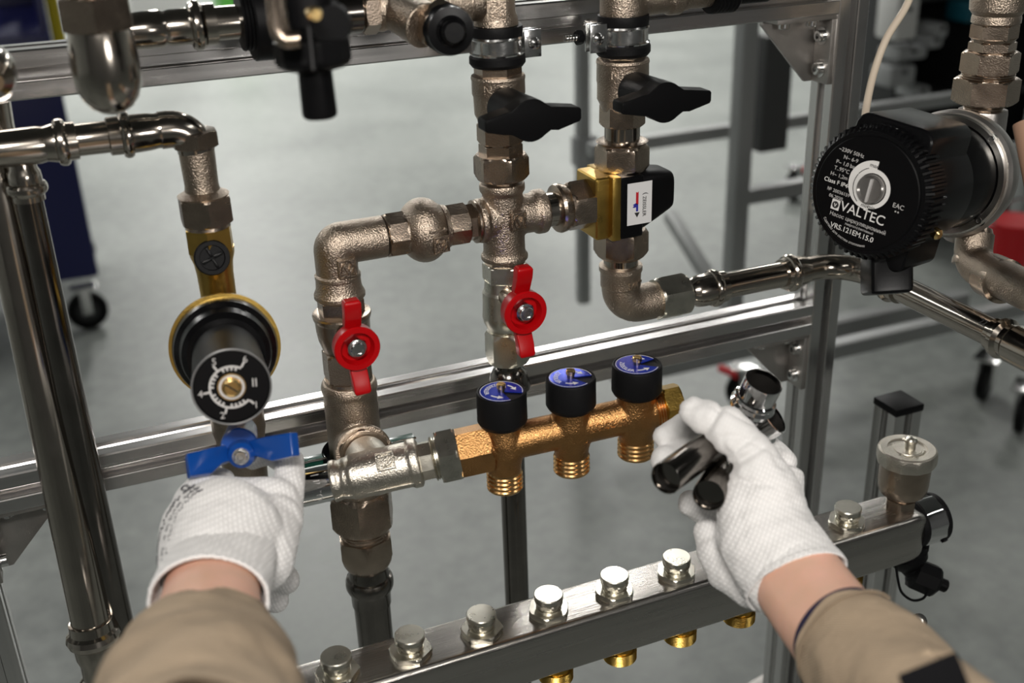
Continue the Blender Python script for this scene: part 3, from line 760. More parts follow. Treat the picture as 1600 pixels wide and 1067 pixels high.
text('cast_lettering', 'ZEISSLER', aM.at(950)+nb*29*aM.mpp(950)*.985, aM.D, up_ if up_.z > 0 else -up_, .0078, M['bronze'], t, .0007, space=1.1)
turned('threaded_end', aM, [(1018, 27)]+threads(1024, 1040, 29, 4, .10)+[(1040, 26)], M['bronze2'], t, 48)
t = thing('brass_plug', 'brass hexagon end nut held by the thumb of the right glove', 'plug', aM.at(1050))
turned('hexagon', aM, [(1034, 26)]+hexs(1037, 1064, 36), M['brass'], t, rot=.2)

# ---------------- lower column B: nuts, press socket and pipe
t = thing('union_coupling', 'dark nickel union of two stacked hexagon nuts below the pale tee', 'union', aB.at(840))
turned('upper_nut', aB, [(758, 40)]+hexs(764, 818, 52, ch=.2), NU, t, rot=.35)
turned('thread', aB, [(806, 38)]+threads(812, 834, 38, 4, .07)+[(836, 36)], NU, t)
turned('lower_nut', aB, [(832, 40, 6, 36)]+[(834, 45, 6, 42), (838, 45, 6, 46), (858, 45, 6, 46), (874, 45, 6, 38), (882, 45, 6, 33), (884, 30)], NU, t, rot=.2)
t = thing('press_coupling', 'dark stainless press coupling with a bead under the two hexagon nuts', 'coupling', aB.at(900))
turned('body', aB, [(870, 29), (884, 30), (890, 31), (896, 32)]+ring_b(897, 919, 37.5, 32)+[(922, 31), (940, 30.5), (941, 27)], DS, t)
one(turned('steel_pipe', aB, [(925, 28.5), (1180, 25.5)], DS, seg=48), 'dark polished vertical pipe below the two hexagon nuts, passing behind the lower manifold', 'pipe')
# green pipe clamp behind
ag = aB.at(718); t = thing('pipe_clamp', 'green painted pipe clamp gripping the tee behind the blue and red handles', 'clamp', ag+EY*.004)
sweep('band', [ag+V((math.cos(a)*.0265, math.sin(a)*.0265, 0)) for a in [math.radians(-20+220*i/20) for i in range(21)]], .0016, M['black'], t, 12, rb=.011, up=(1, 0, 0))
for sx in (-1, 1):
    o = ag+EX*sx*.037+EY*.002
    box('ear_plate', o, EX*.024, EY*.008, EZ*.020, M['green'], t, .001)
    lathe('screw', o-EY*.004, -EY, [(0, .0042), (.002, .0042), (.003, .003)], M['green'], t, 20)
    sweep('ear_lip', [o+EX*(-.012)+EZ*.0102-EY*.006, o+EZ*.0108-EY*.006, o+EX*.012+EZ*.0102-EY*.006], .0009, M['zinc'], t, 8)
    sweep('ear_lip', [o+EX*(-.012)-EZ*.0102-EY*.007, o-EZ*.0098-EY*.007, o+EX*.012-EZ*.0102-EY*.007], .0009, M['zinc'], t, 8)

# ---------------- column A: reducing valve and blue handle
ah = Ax(P(160, 214, YP), D=EX)
def xz(v, hline, py=None): return V((v.A.x, YP, hline.A.z))
KA = xz(aA, ah)
t = thing('press_elbow', 'polished press elbow with a hexagon, top left above the reducing valve', 'elbow', KA)
turned('socket', ah, [(168, 27), (170, 30)]+[(186, 30)]+ring_b(188, 206, 37, 30)+[(210, 30), (232, 29), (245, 27), (256, 29)], ST, t)
sweep('bend', bend_pts(ah.at(250), KA, aA.at(232), .016, 10), 29*ah.mpp(280), ST, t, 36)
turned('hexagon', aA, hexs(203, 228, 38), NU, t)
one(turned('steel_pipe', ah, [(112, 25), (178, 25)], ST, seg=40), 'short polished level pipe at the left, between two beaded sockets', 'pipe')
t = thing('press_tee', 'polished stainless press tee at the left edge, partly cut off by the frame', 'tee', ah.at(40))
turned('run', ah, [(-70, 29), (60, 29), (70, 27), (84, 30)]+ring_b(86, 106, 37, 30)+[(120, 29), (121, 25)], ST, t)
t = thing('union_coupling', 'nickel swivel union with a smooth neck above the brass reducing valve', 'union', aA.at(320))
turned('neck', aA, [(222, 24), (228, 28), (286, 26), (296, 27), (300, 34), (303, 40), (306, 38)], NI, t)
turned('nut', aA, hexs(304, 347, 43, ch=.12)+[(347, 34), (353, 35), (354, 30)], NU, t)
t = thing('pressure_reducer', 'brass pressure reducing valve with black bonnet and a dial knob facing the camera', 'valve', aA.at(430))
turned('hexagon', aA, hexs(352, 390, 38, ch=.05), M['brass'], t, rot=.2)
turned('neck', aA, [(386, 35), (396, 34), (408, 30), (425, 28), (462, 27), (475, 30)], M['brass'], t)
KQ = C(352, 541, .765); KF = C(362, 604, .665)
aK = Ax(KQ, KF); LK = (KF-KQ).length
kq = .765/F
lathe('bell', KQ, aK.D, [(-.040, 30*kq), (-.034, 42*kq), (-.022, 60*kq), (-.010, 76*kq), (-.002, 85*kq), (.002, 85*kq), (.0021, 80*kq)], M['brass'], t, 64)
lathe('bonnet', KQ, aK.D, [(.000, 80*kq), (.006, 80*kq), (.012, 77*kq), (.016, 70*kq), (.024, 66*kq), (.028, 58*kq)], M['gloss'], t, 64)
kf_ = .665/F
lathe('knob', KQ, aK.D, [(.020, 50*kf_), (.03, 58*kf_), (LK-.006, 60*kf_), (LK-.001, 61.5*kf_), (LK, 61*kf_), (LK, 58*kf_), (LK-.001, 57*kf_)], M['black'], t, 64)
lathe('knob_rim', KF, aK.D, [(-.0008, 59*kf_), (-.0008, 61.8*kf_), (.0006, 61.8*kf_), (.0008, 60.5*kf_), (.0006, 59*kf_)], mat('worn_grey_rim', (.12, .12, .12), 0, .35), t, 64, ends=False)
Ud = (CR-aK.D*CR.dot(aK.D)).normalized(); Vd = aK.D.cross(Ud)
if Vd.z < 0: Vd = -Vd
Vd = Vd.normalized(); O_ = KF+aK.D*.0003
def dial(name, pts, m=M['grey'], O=None): return prism(name, pts, O if O is not None else O_, Ud, Vd, aK.D*.0002, m, t, 0)
Rr_ = 35*kf_
def arcp(r1, r2, a0, a1, n=40):
    A_ = [math.radians(a0+(a1-a0)*i/n) for i in range(n+1)]
    return [(r1*math.cos(q), r1*math.sin(q)) for q in A_]+[(r2*math.cos(q), r2*math.sin(q)) for q in reversed(A_)]
dial('dial_scale', arcp(Rr_, Rr_*.90, 62, 318))
for i in range(21):
    a = math.radians(62+256*i/20); L_ = .26 if i % 5 == 0 else .13
    sg = 1 if i % 5 == 0 else -1
    u = V((math.cos(a), math.sin(a))); n_ = V((-u.y, u.x))*kf_*1.6; p0 = u*Rr_*(1.0 if sg > 0 else .9); p1 = u*Rr_*((1+L_) if sg > 0 else (.9-L_))
    dial('tick', [(p0+n_)[:], (p0-n_)[:], (p1-n_)[:], (p1+n_)[:]])
for a_, s_ in ((62, '6'), (120, '5'), (190, '4'), (250, '2'), (318, '1')):
    a = math.radians(a_); text('dial_number', s_, O_+(Ud*math.cos(a)+Vd*math.sin(a))*Rr_*1.38, Ud, Vd, .006, M['grey'], t, .0001)
text('dial_number', 'II', O_+Ud*Rr_*1.0+Vd*Rr_*.12, Ud, Vd, .0075, M['grey'], t, .0002)
s = lathe('brass_screw', KF, aK.D, [(-.001, 22*kf_), (.0004, 22*kf_), (.0004, 15*kf_), (.003, 14*kf_), (.0036, 11*kf_)], M['brass2'], t, 32)
box('slot', KF+aK.D*.0034, (Ud*.8-Vd*.6)*22*kf_, (Ud*.6+Vd*.8)*.0009, aK.D*.001, M['hole_shade'], s, 0)
lathe('screw_collar', KF, aK.D, [(-.0005, 20*kf_), (.0008, 20*kf_), (.0008, 16*kf_)], M['grey'], t, 32, ends=False)
# gauge plug facing the camera on the neck
Kp = C(331, 402, proj(aA.at(402))[2]-.018); aP = CO-Kp; aP = (V((.05, -.95, .22))).normalized()
kp = proj(Kp)[2]/F
lathe('gauge_port', Kp-aP*.018, aP, [(0, 20*kp), (.016, 21*kp)], M['brass'], t)
pl = lathe('gauge_plug', Kp-aP*.003, aP, [(0, 24*kp), (.001, 27*kp), (.004, 28*kp), (.0055, 26*kp), (.0055, 20*kp), (.0035, 19*kp), (.0035, 3*kp)], M['black2'], t, 48)
for i in range(4):
    a = math.radians(20+90*i); U_, W2 = basis(aP); d = U_*math.cos(a)+W2*math.sin(a); e = U_*-math.sin(a)+W2*math.cos(a)
    box('grip_rib', Kp+d*10*kp+aP*.0015, d*15*kp, e*4*kp, aP*.003, M['gloss'], pl, .0003)
# lower valve body and blue handle
aA2 = aA
t = thing('ball_valve', 'nickel valve with a blue butterfly handle, gripped by the left glove', 'valve', aA2.at(690))
turned('body', aA2, [(560, 34), (600, 38), (645, 41), (668, 41), (680, 38), (700, 36), (745, 33), (760, 30)], NI, t)
HB = C(374, 697, .715); HT = C(379, 672, .77); aH = Ax(HB, HT); kb = .715/F
Db = (HB-HT).normalized()
lathe('handle_hub', HT-Db*.004, Db, [(0, 22*kb), (.010, 25*kb), ((HB-HT).length-.002, 29*kb), ((HB-HT).length+.0025, 29*kb), ((HB-HT).length+.004, 27*kb)], M['blue'], t, 48)
ctr = HB+Db*.004
lathe('handle_nose', C(377, 712, .708)-Db*.010, Db, [(0, 24*kb), (.008, 20*kb), (.011, 14*kb)], M['blue'], t, 40)
def blade(pts3, th, m):
    vs = [V(p) for p in pts3]; n = len(vs); nrm = (vs[1]-vs[0]).cross(vs[-1]-vs[0]).normalized()
    if nrm.dot(CO-vs[0]) < 0: nrm = -nrm
    vs += [p-nrm*th for p in vs]
    fs = [tuple(range(n)), tuple(range(2*n-1, n-1, -1))]+[(i, i+n, (i+1) % n+n, (i+1) % n) for i in range(n)]
    o = obj('handle_wing', vs, fs, m, t, 0); fix_normals(o.data); bevel_(o, .0013, 3); return o
blade([C(x, y, d) for x, y, d in ((292, 707, .690), (330, 699, .700), (356, 693, .716), (366, 716, .712), (348, 722, .706), (332, 738, .692), (297, 743, .684))], .0065, M['blue'])
blade([C(x, y, d) for x, y, d in ((388, 688, .716), (416, 681, .704), (453, 675, .694), (457, 712, .690), (424, 720, .700), (396, 712, .712))], .0065, M['blue'])
lathe('handle_bolt', C(376, 714, .703)-Db*.004, Db, [(0, 13*kb), (.002, 13*kb), (.002, 11.5*kb, 6, 11*kb), (.0055, 11.5*kb, 6, 11*kb), (.0062, 11*kb, 6, 9*kb), (.0062, 5*kb), (.0055, 4*kb)], M['zinc'], t, 36)

# ---------------- upper level pipe
au = Ax(P(355, 35, YP), D=EX)
t = thing('press_coupling', 'dark polished press coupling with a bead, on the level pipe under the top edge', 'coupling', au.at(290))
turned('body', au, [(120, 26), (190, 27), (225, 29), (250, 29), (258, 26), (266, 28), (294, 28)]+ring_b(296, 318, 39, 29)+[(319, 32), (336, 32), (337, 26)], ST, t)
one(turned('steel_pipe', au, [(328, 26), (530, 25)], ST, seg=40), 'polished level pipe at the top, passing behind the blurred black tap', 'pipe')
t = thing('drain_valve', 'cast nickel angled drain valve with a black screw cap, top of the middle column', 'valve', au.at(610))
turned('sleeve', au, [(512, 30), (516, 33), (560, 33), (566, 30)], DS, t)
turned('hexagon', au, hexs(564, 588, 37), NU, t)
KY = au.at(640); EYb = C(700, 46, proj(KY)[2]-.030)
fuse('body', [cyl_s(au, [(584, 31), (588, 34), (596, 35), (600, 32), (625, 30), (660, 31), (750, 31)]), closed(KY-EX*.01, EYb-KY, [(0, .015), ((EYb-KY).length*.8, .0155)])], NI, t, .0012, 3)
dY = (EYb-KY).normalized(); dk = (C(735, 64, proj(KY)[2]-.085)-EYb).normalized(); kk = proj(EYb)[2]/F
lathe('cap_nut', EYb-dY*.012, dY, [(0, .0185, 6, .0172), (.001, .0185, 6, .018), (.008, .0185, 6, .018), (.009, .0185, 6, .017)], NU, t)
lathe('screw_cap', EYb-dY*.003, dk, [(0, 30*kk), (.002, 36*kk)]+[(.002+i*.0012, (37+(1.4 if i % 2 else 0))*kk) for i in range(1, 11)]+[(.017, 36*kk), (.0175, 24*kk), (.019, 20*kk), (.024, 19*kk), (.026, 15*kk)], M['gloss'], t, 48)
t = thing('black_cover', 'ribbed black plastic cover on the level pipe, beside the blurred tap', 'cover', au.at(400))
turned('collar', au, [(372, 27), (374, 44)]+[(374+i*3, 44+(2 if i % 2 else 0)) for i in range(1, 8)]+[(400, 44), (402, 30)], M['black'], t, 64)
turned('sleeve', au, [(388, 30), (389, 60), (392, 62), (418, 62), (421, 58), (421, 30)], M['black'], t, 64)

# ---------------- blurred fittings near the camera, top left
ax = Ax(C(150, 20, .60), D=(0, 0, -1))
t = thing('air_vent', 'blurred rounded nickel fitting hanging at the top left, near the camera', 'fitting', ax.at(100))
turned('hexagon', ax, [(-60, 40), (-10, 44)]+hexs(-8, 45, 60, ch=.08), NU, t, rot=.1)
turned('body', ax, [(40, 46), (52, 49), (90, 52), (118, 52), (136, 49), (152, 42), (166, 31), (174, 18), (178, 6)], ST, t)
t = thing('boss_fitting', 'blurred dark round fitting cut off by the left edge of the frame', 'fitting', C(-22, 92, .6))
lathe('body', C(-25, 92, .62), V((.1, -1, -.3)).normalized(), [(0, .008), (.004, .012), (.010, .0145), (.02, .0145), (.026, .012), (.03, .006)], ST, t)
ax = Ax(C(484, 40, .56), D=V((.0, -.05, -1)))
k = .56/F
t = thing('drain_tap', 'blurred black drain tap with a brass lever hanging down near the camera', 'tap', ax.at(60))
turned('spout', ax, [(92, 26), (104, 27), (110, 26.5), (176, 27.5), (181, 26), (184, 22), (184, 17), (150, 16)], M['black'], t, 48)
turned('knurled_nut', ax, [(58, 40), (61, 60)]+[(63+i*1, 61) for i in range(2)]+[(92, 61), (100, 56), (106, 46), (110, 30)], M['black'], t, 12, smooth=20)
turned('upper_body', ax, [(-70, 40), (10, 45), (38, 44), (50, 36), (62, 32)], M['black'], t, 40)
lathe('side_knob', C(500, 30, .57), -EY, [(0, 34*k), (.02, 36*k), (.024, 30*k)], M['black'], t, 40)
lathe('brass_pin', C(488, 20, .53), -EY, [(0, 11*k), (.006, 11*k), (.008, 8*k)], M['brass2'], t, 24)
sweep('brass_lever', spline([C(428, -40, .535), C(432, 10, .532), C(438, 48, .53), (C(448, 60, .53)), C(470, 62, .53)], 5), [15*k]*16+[15*k, 14*k, 13*k, 12*k, 11*k], NU, t, 20, rb=.004, up=(1, 0, 0))
sweep('rib', [C(483, 42, .53), C(490, 110, .53)], 5*k, M['black'], t, 10)

# ---------------- vertical pipes at the left
a1 = Ax(C(2, 290, .75), D=(0.0, -.10, -1)); a1 = Ax(C(0, 290, .745), C(137, 950, .755*1.12))
rp = .0142
def at_(a, y): return a.at(y)
one(lathe('steel_pipe', a1.at(255), a1.D, [(0, rp), ((a1.at(985)-a1.at(255)).length, rp)], ST, seg=56), 'wide polished vertical pipe at the left edge, nearest the camera', 'pipe')
t = thing('press_coupling', 'polished press coupling with a bead at the bottom of the wide left pipe', 'coupling', a1.at(1040))
q = a1.at(968); lathe('body', q, a1.D, [(0, rp*1.02), (.0005, rp*1.15), (.008, rp*1.18), (.010, rp*1.36), (.014, rp*1.44), (.018, rp*1.36), (.021, rp*1.15), (.030, rp*1.12), (.036, rp*.98), (.048, rp*.98), (.052, rp*1.2), (.075, rp*1.2), (.12, rp*1.2)], ST, t, 56)
t = thing('press_coupling', 'blurred dark press coupling on top of the wide left pipe, at the left edge', 'coupling', a1.at(240))
q = a1.at(268); lathe('body', q, -a1.D, [(0, rp*1.02), (.0005, rp*1.15), (.006, rp*1.18), (.008, rp*1.32), (.012, rp*1.36), (.015, rp*1.2), (.03, rp*1.15), (.045, rp*1.2)], ST, t, 56)
a2 = Ax(P(58, 400, -.045), D=(0, 0, -1)); a2 = Ax(P(52, 340, -.045), P(178, 950, -.045))
one(turned('steel_pipe', a2, [(290, 20), (1100, 26)], DS, seg=48), 'darker vertical pipe at the left, just behind the wide one', 'pipe')
t = thing('press_coupling', 'small beaded press coupling on the darker left pipe, below the level tee', 'coupling', a2.at(300))
turned('body', a2, [(235, 20), (262, 21), (268, 24), (276, 25)]+ring_b(284, 302, 31, 25)+[(304, 24), (312, 24), (313, 20)], ST, t)
# ================================================================== lower stainless manifold
def bar_axis():
    return Ax(C(860, 965, .845), D=EX)
ab = bar_axis(); cb = C(860, 965, .845)
# top front edge passes through (800,995): size from the picture
kb_ = .845/F
BH = .0415; BW = .040
topz = None
eF = C(860, 978, .835)           # a point of the front top edge
bz = eF.z
def onz(px, py, z):
    r = C(px, py, 1)-CO; return CO+r*((z-CO.z)/r.z)
by = onz(860, 984, bz).y; BW = onz(860, 921, bz).y-by; BH = .046; print('BW', BW)
xL, xR = P(380, 1067, by).x-.05, P(1452, 812, by).x
t = thing('stainless_manifold', 'long brushed stainless square manifold with a row of capped ports, bottom right', 'manifold', ((xL+xR)/2, by+BW/2, bz-BH))
r_ = .0045
def rr(w, h_, r, n=6):
    out = []
    for (cx, cy, a0) in ((w/2-r, h_/2-r, 0), (-w/2+r, h_/2-r, 90), (-w/2+r, -h_/2+r, 180), (w/2-r, -h_/2+r, 270)):
        for i in range(n+1):
            a = math.radians(a0+90*i/n); out.append((cx+r*math.cos(a), cy+r*math.sin(a)))
    return out
ol = rr(BW, BH, r_); n = len(ol); vs = []; fs = []
cc = V((0, by+BW/2, bz-BH/2))
stations = [(xL, 1, 1)]+[(xR-.018, 1, 1), (xR-.010, .985, .985), (xR-.004, .93, .93), (xR, .84, .84)]
for x, sy, sz in stations:
    for u, v in ol: vs.append(V((x, cc.y+u*sy, cc.z+v*sz)))
for i in range(len(stations)-1):
    for j in range(n): fs.append((i*n+j, i*n+(j+1) % n, i*n+n+(j+1) % n, i*n+n+j))
cap_ends(vs, fs, n)
o = obj('square_bar', vs, fs, M['bar'], t, 40); fix_normals(o.data); o.data.shade_smooth(); o.data.set_sharp_from_angle(angle=math.radians(40))
# round end cap: black seal, chrome band, black rim
e0 = V((xR-.002, cc.y, cc.z))
lathe('seal', e0, EX, [(0, .017), (.001, .0215), (.005, .0222), (.008, .021)], M['black2'], t, 48)
lathe('end_cap', e0+EX*.007, EX, [(0, .019), (.0005, .0218), (.006, .0225, 10, .0222), (.020, .0225, 10, .0222), (.021, .021)], M['chrome'], t, 60)
lathe('end_ring', e0+EX*.027, EX, [(0, .019), (.0, .0222), (.004, .0222), (.0045, .021), (.0045, .016), (.002, .014)], M['black2'], t, 48)
for a in (.6, 2.2, 3.8): box('rim_lug', e0+EX*.028+V((0, math.cos(a), math.sin(a)))*.0225, EX*.004, V((0, math.cos(a), math.sin(a)))*.002, V((0, -math.sin(a), math.cos(a)))*.005, M['black2'], t, .0005)
# capped ports along the top
ym = by+BW*.46
spots = [(525, 1028), (640, 992), (752, 960), (857, 932), (960, 903), (1057, 875), (1152, 848), (1240, 822), (1325, 798)]
def xat(px, Y, Z):
    a = Ax(V((0, Y, Z)), D=EX); return a.at(px).x
zcap = bz+.0145
for i, (px, py) in enumerate(spots):
    x = xat(px, ym, zcap); b0 = V((x, ym, bz-.001))
    ang = [.3, .1, .15, .5, .5, .5, .4, .4, .25][i]
    nutm = NU2
    hx = lathe('port_nut', b0, EZ, [(0, .0150), (.0010, .0152), (.0011, .0166, 6, .0158), (.0046, .0166, 6, .0164), (.0054, .0166, 6, .0152), (.0055, .0105)], M['nut2'], t, 48, rot=ang)
    lathe('blanking_plug', b0+EZ*.0055, EZ, [(0, .0098), (.0012, .0098), (.0014, .0088), (.0034, .0088), (.0036, .0112, 6, .0106), (.0064, .0118, 6, .0112), (.0072, .0118, 6, .0106), (.0074, .0100), (.0082, .0100), (.0084, .0113), (.0118, .0113), (.0126, .0107), (.0126, .0092), (.01255, .004), (.0126, .0002)], M['nut2'], t, 48, rot=ang+.4)
    if px > 830:
        lathe('threaded_outlet', V((x+.003, by+BW*.36, bz-BH+.001)), -EZ, [(0, .0110), (.006, .0120)]+[(.006+j*.0010, .0138-(.0011 if j % 2 else 0)) for j in range(11)]+[(.0158, .0115), (.0158, .0095), (.006, .009)], M['brass'], t, 40)
# automatic air vent
t = thing('air_vent', 'nickel automatic air vent with a faceted lid standing on the end of the stainless manifold', 'vent', (0, 0, 0))
xv = xat(1407, ym, bz+.006); base = V((xv, ym, bz-.001)); t.location = base; ORG[t.name] = base
kv = proj(base)[2]/F
av = Ax(base, D=EZ)
lathe('base_nut', base, EZ, [(0, .0135, 6, .0128), (.001, .0135, 6, .0133), (.0105, .0135, 6, .0133), (.0115, .0135, 6, .0128), (.0116, .0105), (.016, .0105), (.0165, .0085)], NU, t, 48, rot=.35)
lathe('chamber', base+EZ*.0155, EZ, [(0, .010), (.001, .0165), (.003, .0190), (.006, .0205), (.012, .0212), (.036, .0215)], NU, t, 64)
lathe('lid', base+EZ*.048, EZ, [(0, .0195), (.0003, .0246, 12, .0243), (.002, .0252, 12, .0250), (.0105, .0252, 12, .0250), (.0125, .0252, 12, .0240), (.0135, .0252, 12, .0225), (.01351, .0165), (.0122, .0158), (.0121, .0120), (.0128, .0115), (.0128, .0045), (.0127, .0002)], NI2, t, 60, rot=.2)
top = base+EZ*(.048+.0124)
lathe('vent_pin', top+EX*.0015-EY*.001, EZ, [(0, .0046, 8, .0044), (.0055, .0046, 8, .0044), (.006, .0042), (.0066, .0052), (.009, .0052), (.0105, .0040), (.0112, .0015)], NU2, t, 40)
text('cast_lettering', 'AUTOMATIC AIR VENT', top-EZ*.0001, EX, EY, .0028, NU2, t, .0005, bend=arcbend(.0138, math.radians(260)))
# drain valve hanging under the end
xd_ = P(1412, 895, by+BW*.5).x; dv = V((xd_, by+BW*.5, bz-BH))
t = thing('drain_valve', 'black plastic drain valve with a strap hanging under the manifold end', 'valve', dv)
lathe('collar', dv+EZ*.001, -EZ, [(0, .011), (.002, .013), (.004, .0175), (.0095, .0185), (.014, .017), (.020, .0135), (.024, .010)], M['black'], t, 40)
for i in range(3): box('fin', dv+V((.013+.001*i, -.006+.006*i, -.004)), EX*.012, EY*.002, EZ*.008, M['black'], t, .0004)
b1 = dv-EZ*.018; d1 = (C(1448, 922, proj(dv)[2])-C(1412, 888, proj(dv)[2])).normalized()
lathe('outlet', b1, d1, [(0, .009), (.010, .0095), (.012, .012)], M['black'], t, 24)
q = b1+d1*.022
lathe('cap', q-d1*.010-CU*.002, V(CR*.92-CU*.38).normalized(), [(-.004, .010, 8, 1), (-.002, .0145, 8, 1), (.018, .0150, 8, 1), (.021, .0125, 8, 1), (.0215, .006), (.030, .006), (.031, .005)], M['black'], t, 32)
sweep('strap', spline([C(x_, y_, proj(dv)[2]-e_) for x_, y_, e_ in ((1400, 884, .015), (1403, 905, .014), (1409, 925, .012), (1425, 937, .010), (1441, 935, .006), (1449, 926, .002))], 6), .0012, M['black'], t, 10)
# small clip lower right behind the sleeve
c_ = C(1445, 985, .86); t = thing('mounting_bracket', 'small pale metal bracket with a screw, just behind the right sleeve', 'bracket', c_)
prism('plate', [(-.018, .0), (-.014, .006), (.0, .004), (.016, -.026), (.014, -.034), (.004, -.03)], c_, CR, CU, CF*.003, M['bracket'], t, .0006)
lathe('screw', C(1434, 971, .855), -CF+CU*.4, [(0, .006), (.004, .006), (.0045, .005), (.0045, .003, 6, 1), (.002, .003, 6, 1)], M['zinc'], t, 24)

# ================================================================== circulation pump
PF = C(1352, 302, .80); PB = C(1492, 270, .890); DP = (PF-PB).normalized(); LP = (PF-PB).length
t = thing('circulation_pump', 'black circulation pump with a printed round face and knurled rim, upper right', 'pump', PB)
kF = .80/F
Rf = 104*kF
print('pump R', Rf, 'len', LP)
Uv = (EZ-DP*EZ.z*0-DP*EZ.dot(DP)).normalized(); Ur = Uv.cross(DP)   # up and right on the face
if Ur.dot(CR) < 0: Ur = -Ur
_a = math.radians(-7); Ur, Uv = Ur*math.cos(_a)+Uv*math.sin(_a), Uv*math.cos(_a)-Ur*math.sin(_a)
# volute
lathe('volute', PB, DP, [(-.030, Rf*.55), (-.020, Rf*.85), (-.008, Rf*1.0), (.004, Rf*1.06), (.010, Rf*1.06), (.013, Rf*1.02), (.013, Rf*.8)], M['bracket'], t, 72)
lathe('flange_ring', PB, DP, [(.0125, Rf*.90), (.0125, Rf*1.0), (.0155, Rf*1.0), (.0165, Rf*.97), (.0165, Rf*.88)], mat('machined_flange', (.62, .60, .56), 1, .25), t, 72, ends=False)
for a in (35, 125, 215, 305):
    a = math.radians(a); socket_screw(t, PB+DP*.013+(Uv*math.cos(a)+Ur*math.sin(a))*Rf*.93, DP, .003, .004)
lathe('motor_can', PB, DP, [(.012, Rf*.86), (LP*.5, Rf*.86), (LP*.56, Rf*.80)], M['gloss'], t, 72)
lathe('housing', PB, DP, [(LP*.42, Rf*.84), (LP*.45, Rf*.92), (LP*.80, Rf*.95), (LP*.88, Rf*.93)], M['gloss'], t, 72)
# squared electronics hood on top of the housing
ho = PB+DP*LP*.60+Uv*Rf*.62
prism('hood', rr(Rf*1.28, Rf*1.00, Rf*.22), PB+DP*LP*.46+Uv*Rf*.60+Ur*Rf*.02, Ur, Uv, DP*LP*.44, M['gloss'], t, .003, 3)
prism('terminal_box', rr(Rf*.95, Rf*.62, Rf*.15), PB+DP*LP*.50-Uv*Rf*.82+Ur*Rf*.25, Ur, Uv, DP*LP*.36, M['gloss'], t, .003, 3)
# knurled rim
secs = []
vs = []; fs = []; N = 60*6
for (s, r, kn) in ((LP*.80, .90, 0), (LP*.82, 1.0, 1), (LP*.955, 1.0, 1), (LP*.97, .965, .5), (LP*.985, .93, 0), (LP*.985, .84, 0)):
    for i in range(N):
        ph = i % 6; bump = (.030 if ph in (0, 1, 2) else -.012)*kn
        a = 2*PI*i/N; vs.append(PB+DP*s+(Uv*math.cos(a)+Ur*math.sin(a))*Rf*(r+bump))
for i in range(5):
    for j in range(N): fs.append((i*N+j, i*N+(j+1) % N, i*N+N+(j+1) % N, i*N+N+j))
cap_ends(vs, fs, N); o = obj('knurled_rim', vs, fs, M['gloss'], t, 25); fix_normals(o.data)
lathe('face', PB+DP*LP*.985, DP, [(-.001, Rf*.86), (.001, Rf*.86), (.0016, Rf*.845)], M['black'], t, 72)
fo = PB+DP*(LP*.985+.0018)
def fa(u, v): return fo+Ur*u*Rf+Uv*v*Rf
def fpr(name, pts, m=M['white'], th=.0002): return prism(name, [(x*Rf, y*Rf) for x, y in pts], fo, Ur, Uv, DP*th, m, t, 0)
cx, cy = .08, .10
# white scale ring with a step, and the clear knob
def arc_(r1, r2, a0, a1, n=40):
    A_ = [math.radians(a0+(a1-a0)*i/n) for i in range(n+1)]
    f = (lambda r, i: r(i/n) if callable(r) else r)
    return [(cx+f(r1, i)*math.cos(q), cy+f(r1, i)*math.sin(q)) for i, q in enumerate(A_)]+[(cx+f(r2, n-i)*math.cos(q), cy+f(r2, n-i)*math.sin(q)) for i, q in enumerate(reversed(A_))]
fpr('scale_ring', arc_(lambda q: .32+.10*min(1, max(0, (1-q)*1.6)), .235, 90, 275))
fpr('scale_ring', arc_(lambda q: .30+0*q, .235, 275, 450))
for a0, a1 in ((115, 150), (152, 235)):
    o = fpr('ring_arc', arc_(.315, .305, a0, a1, 20), M['ink'], .0004)
for a in (100, 262, 285):
    q = math.radians(a); r = .345 if a < 120 else .28
    text('ring_text', 'max' if a < 120 else 'min', fa(cx+r*math.cos(q), cy+r*math.sin(q))+DP*.0003, Ur, Uv, .0040, M['ink'], t, .0001)
kn = lathe('speed_knob', fa(cx, cy), DP, [(0, .225*Rf), (.003, .22*Rf), (.004, .20*Rf), (.0025, .17*Rf), (.0022, .01*Rf)], mat('clear_grey_knob', (.22, .21, .20), .6, .22), t, 48)
box('pointer', fa(cx, cy-.02)+DP*.0035, Uv*.36*Rf, Ur*.035*Rf, DP*.003, M['grey'], t, .0005)
def ft(s, u, v, size, m=None, bend=None, align='CENTER'): return text('printed_text', s, fa(u, v), Ur, Uv, size*Rf, m or M['grey'], t, .00015, bend=bend, align=align)
ft('~230V 50Hz', -.40, .52, .085); ft('N~ 6-9', -.38, .42, .085); ft('P~ 1,0 bar', -.43, .32, .085); ft('T..95°C', -.48, .22, .085)
ft('H~ 1,2m', -.50, .12, .085); ft('Class F IP44', -.50, .01, .095, M['white']); ft('№ 20036159', -.44, -.12, .075); ft('06.2020', -.46, -.21, .075)
ft('VALTEC', .04, -.31, .215, M['white'])
lgo = fpr('pump_logo', [(-.50, -.24), (-.36, -.24), (-.36, -.40), (-.50, -.40)], M['white'])
fpr('pump_logo_ring', [(x-.43-cx, y-.32-cy) for x, y in []] or [(-.43+.055*math.cos(i*PI/10), -.32+.055*math.sin(i*PI/10)) for i in range(20)], M['ink'], .0004)
text('pump_logo_mark', 'v', fa(-.43, -.315)+DP*.0005, Ur, Uv, .12*Rf, M['white'], t, .0001)
ft('Насос циркуляционный', .0, -.47, .085); ft('энергоэффективный', .05, -.545, .05); ft('VRS.121EM.15.0', -.05, -.64, .115, M['white'])
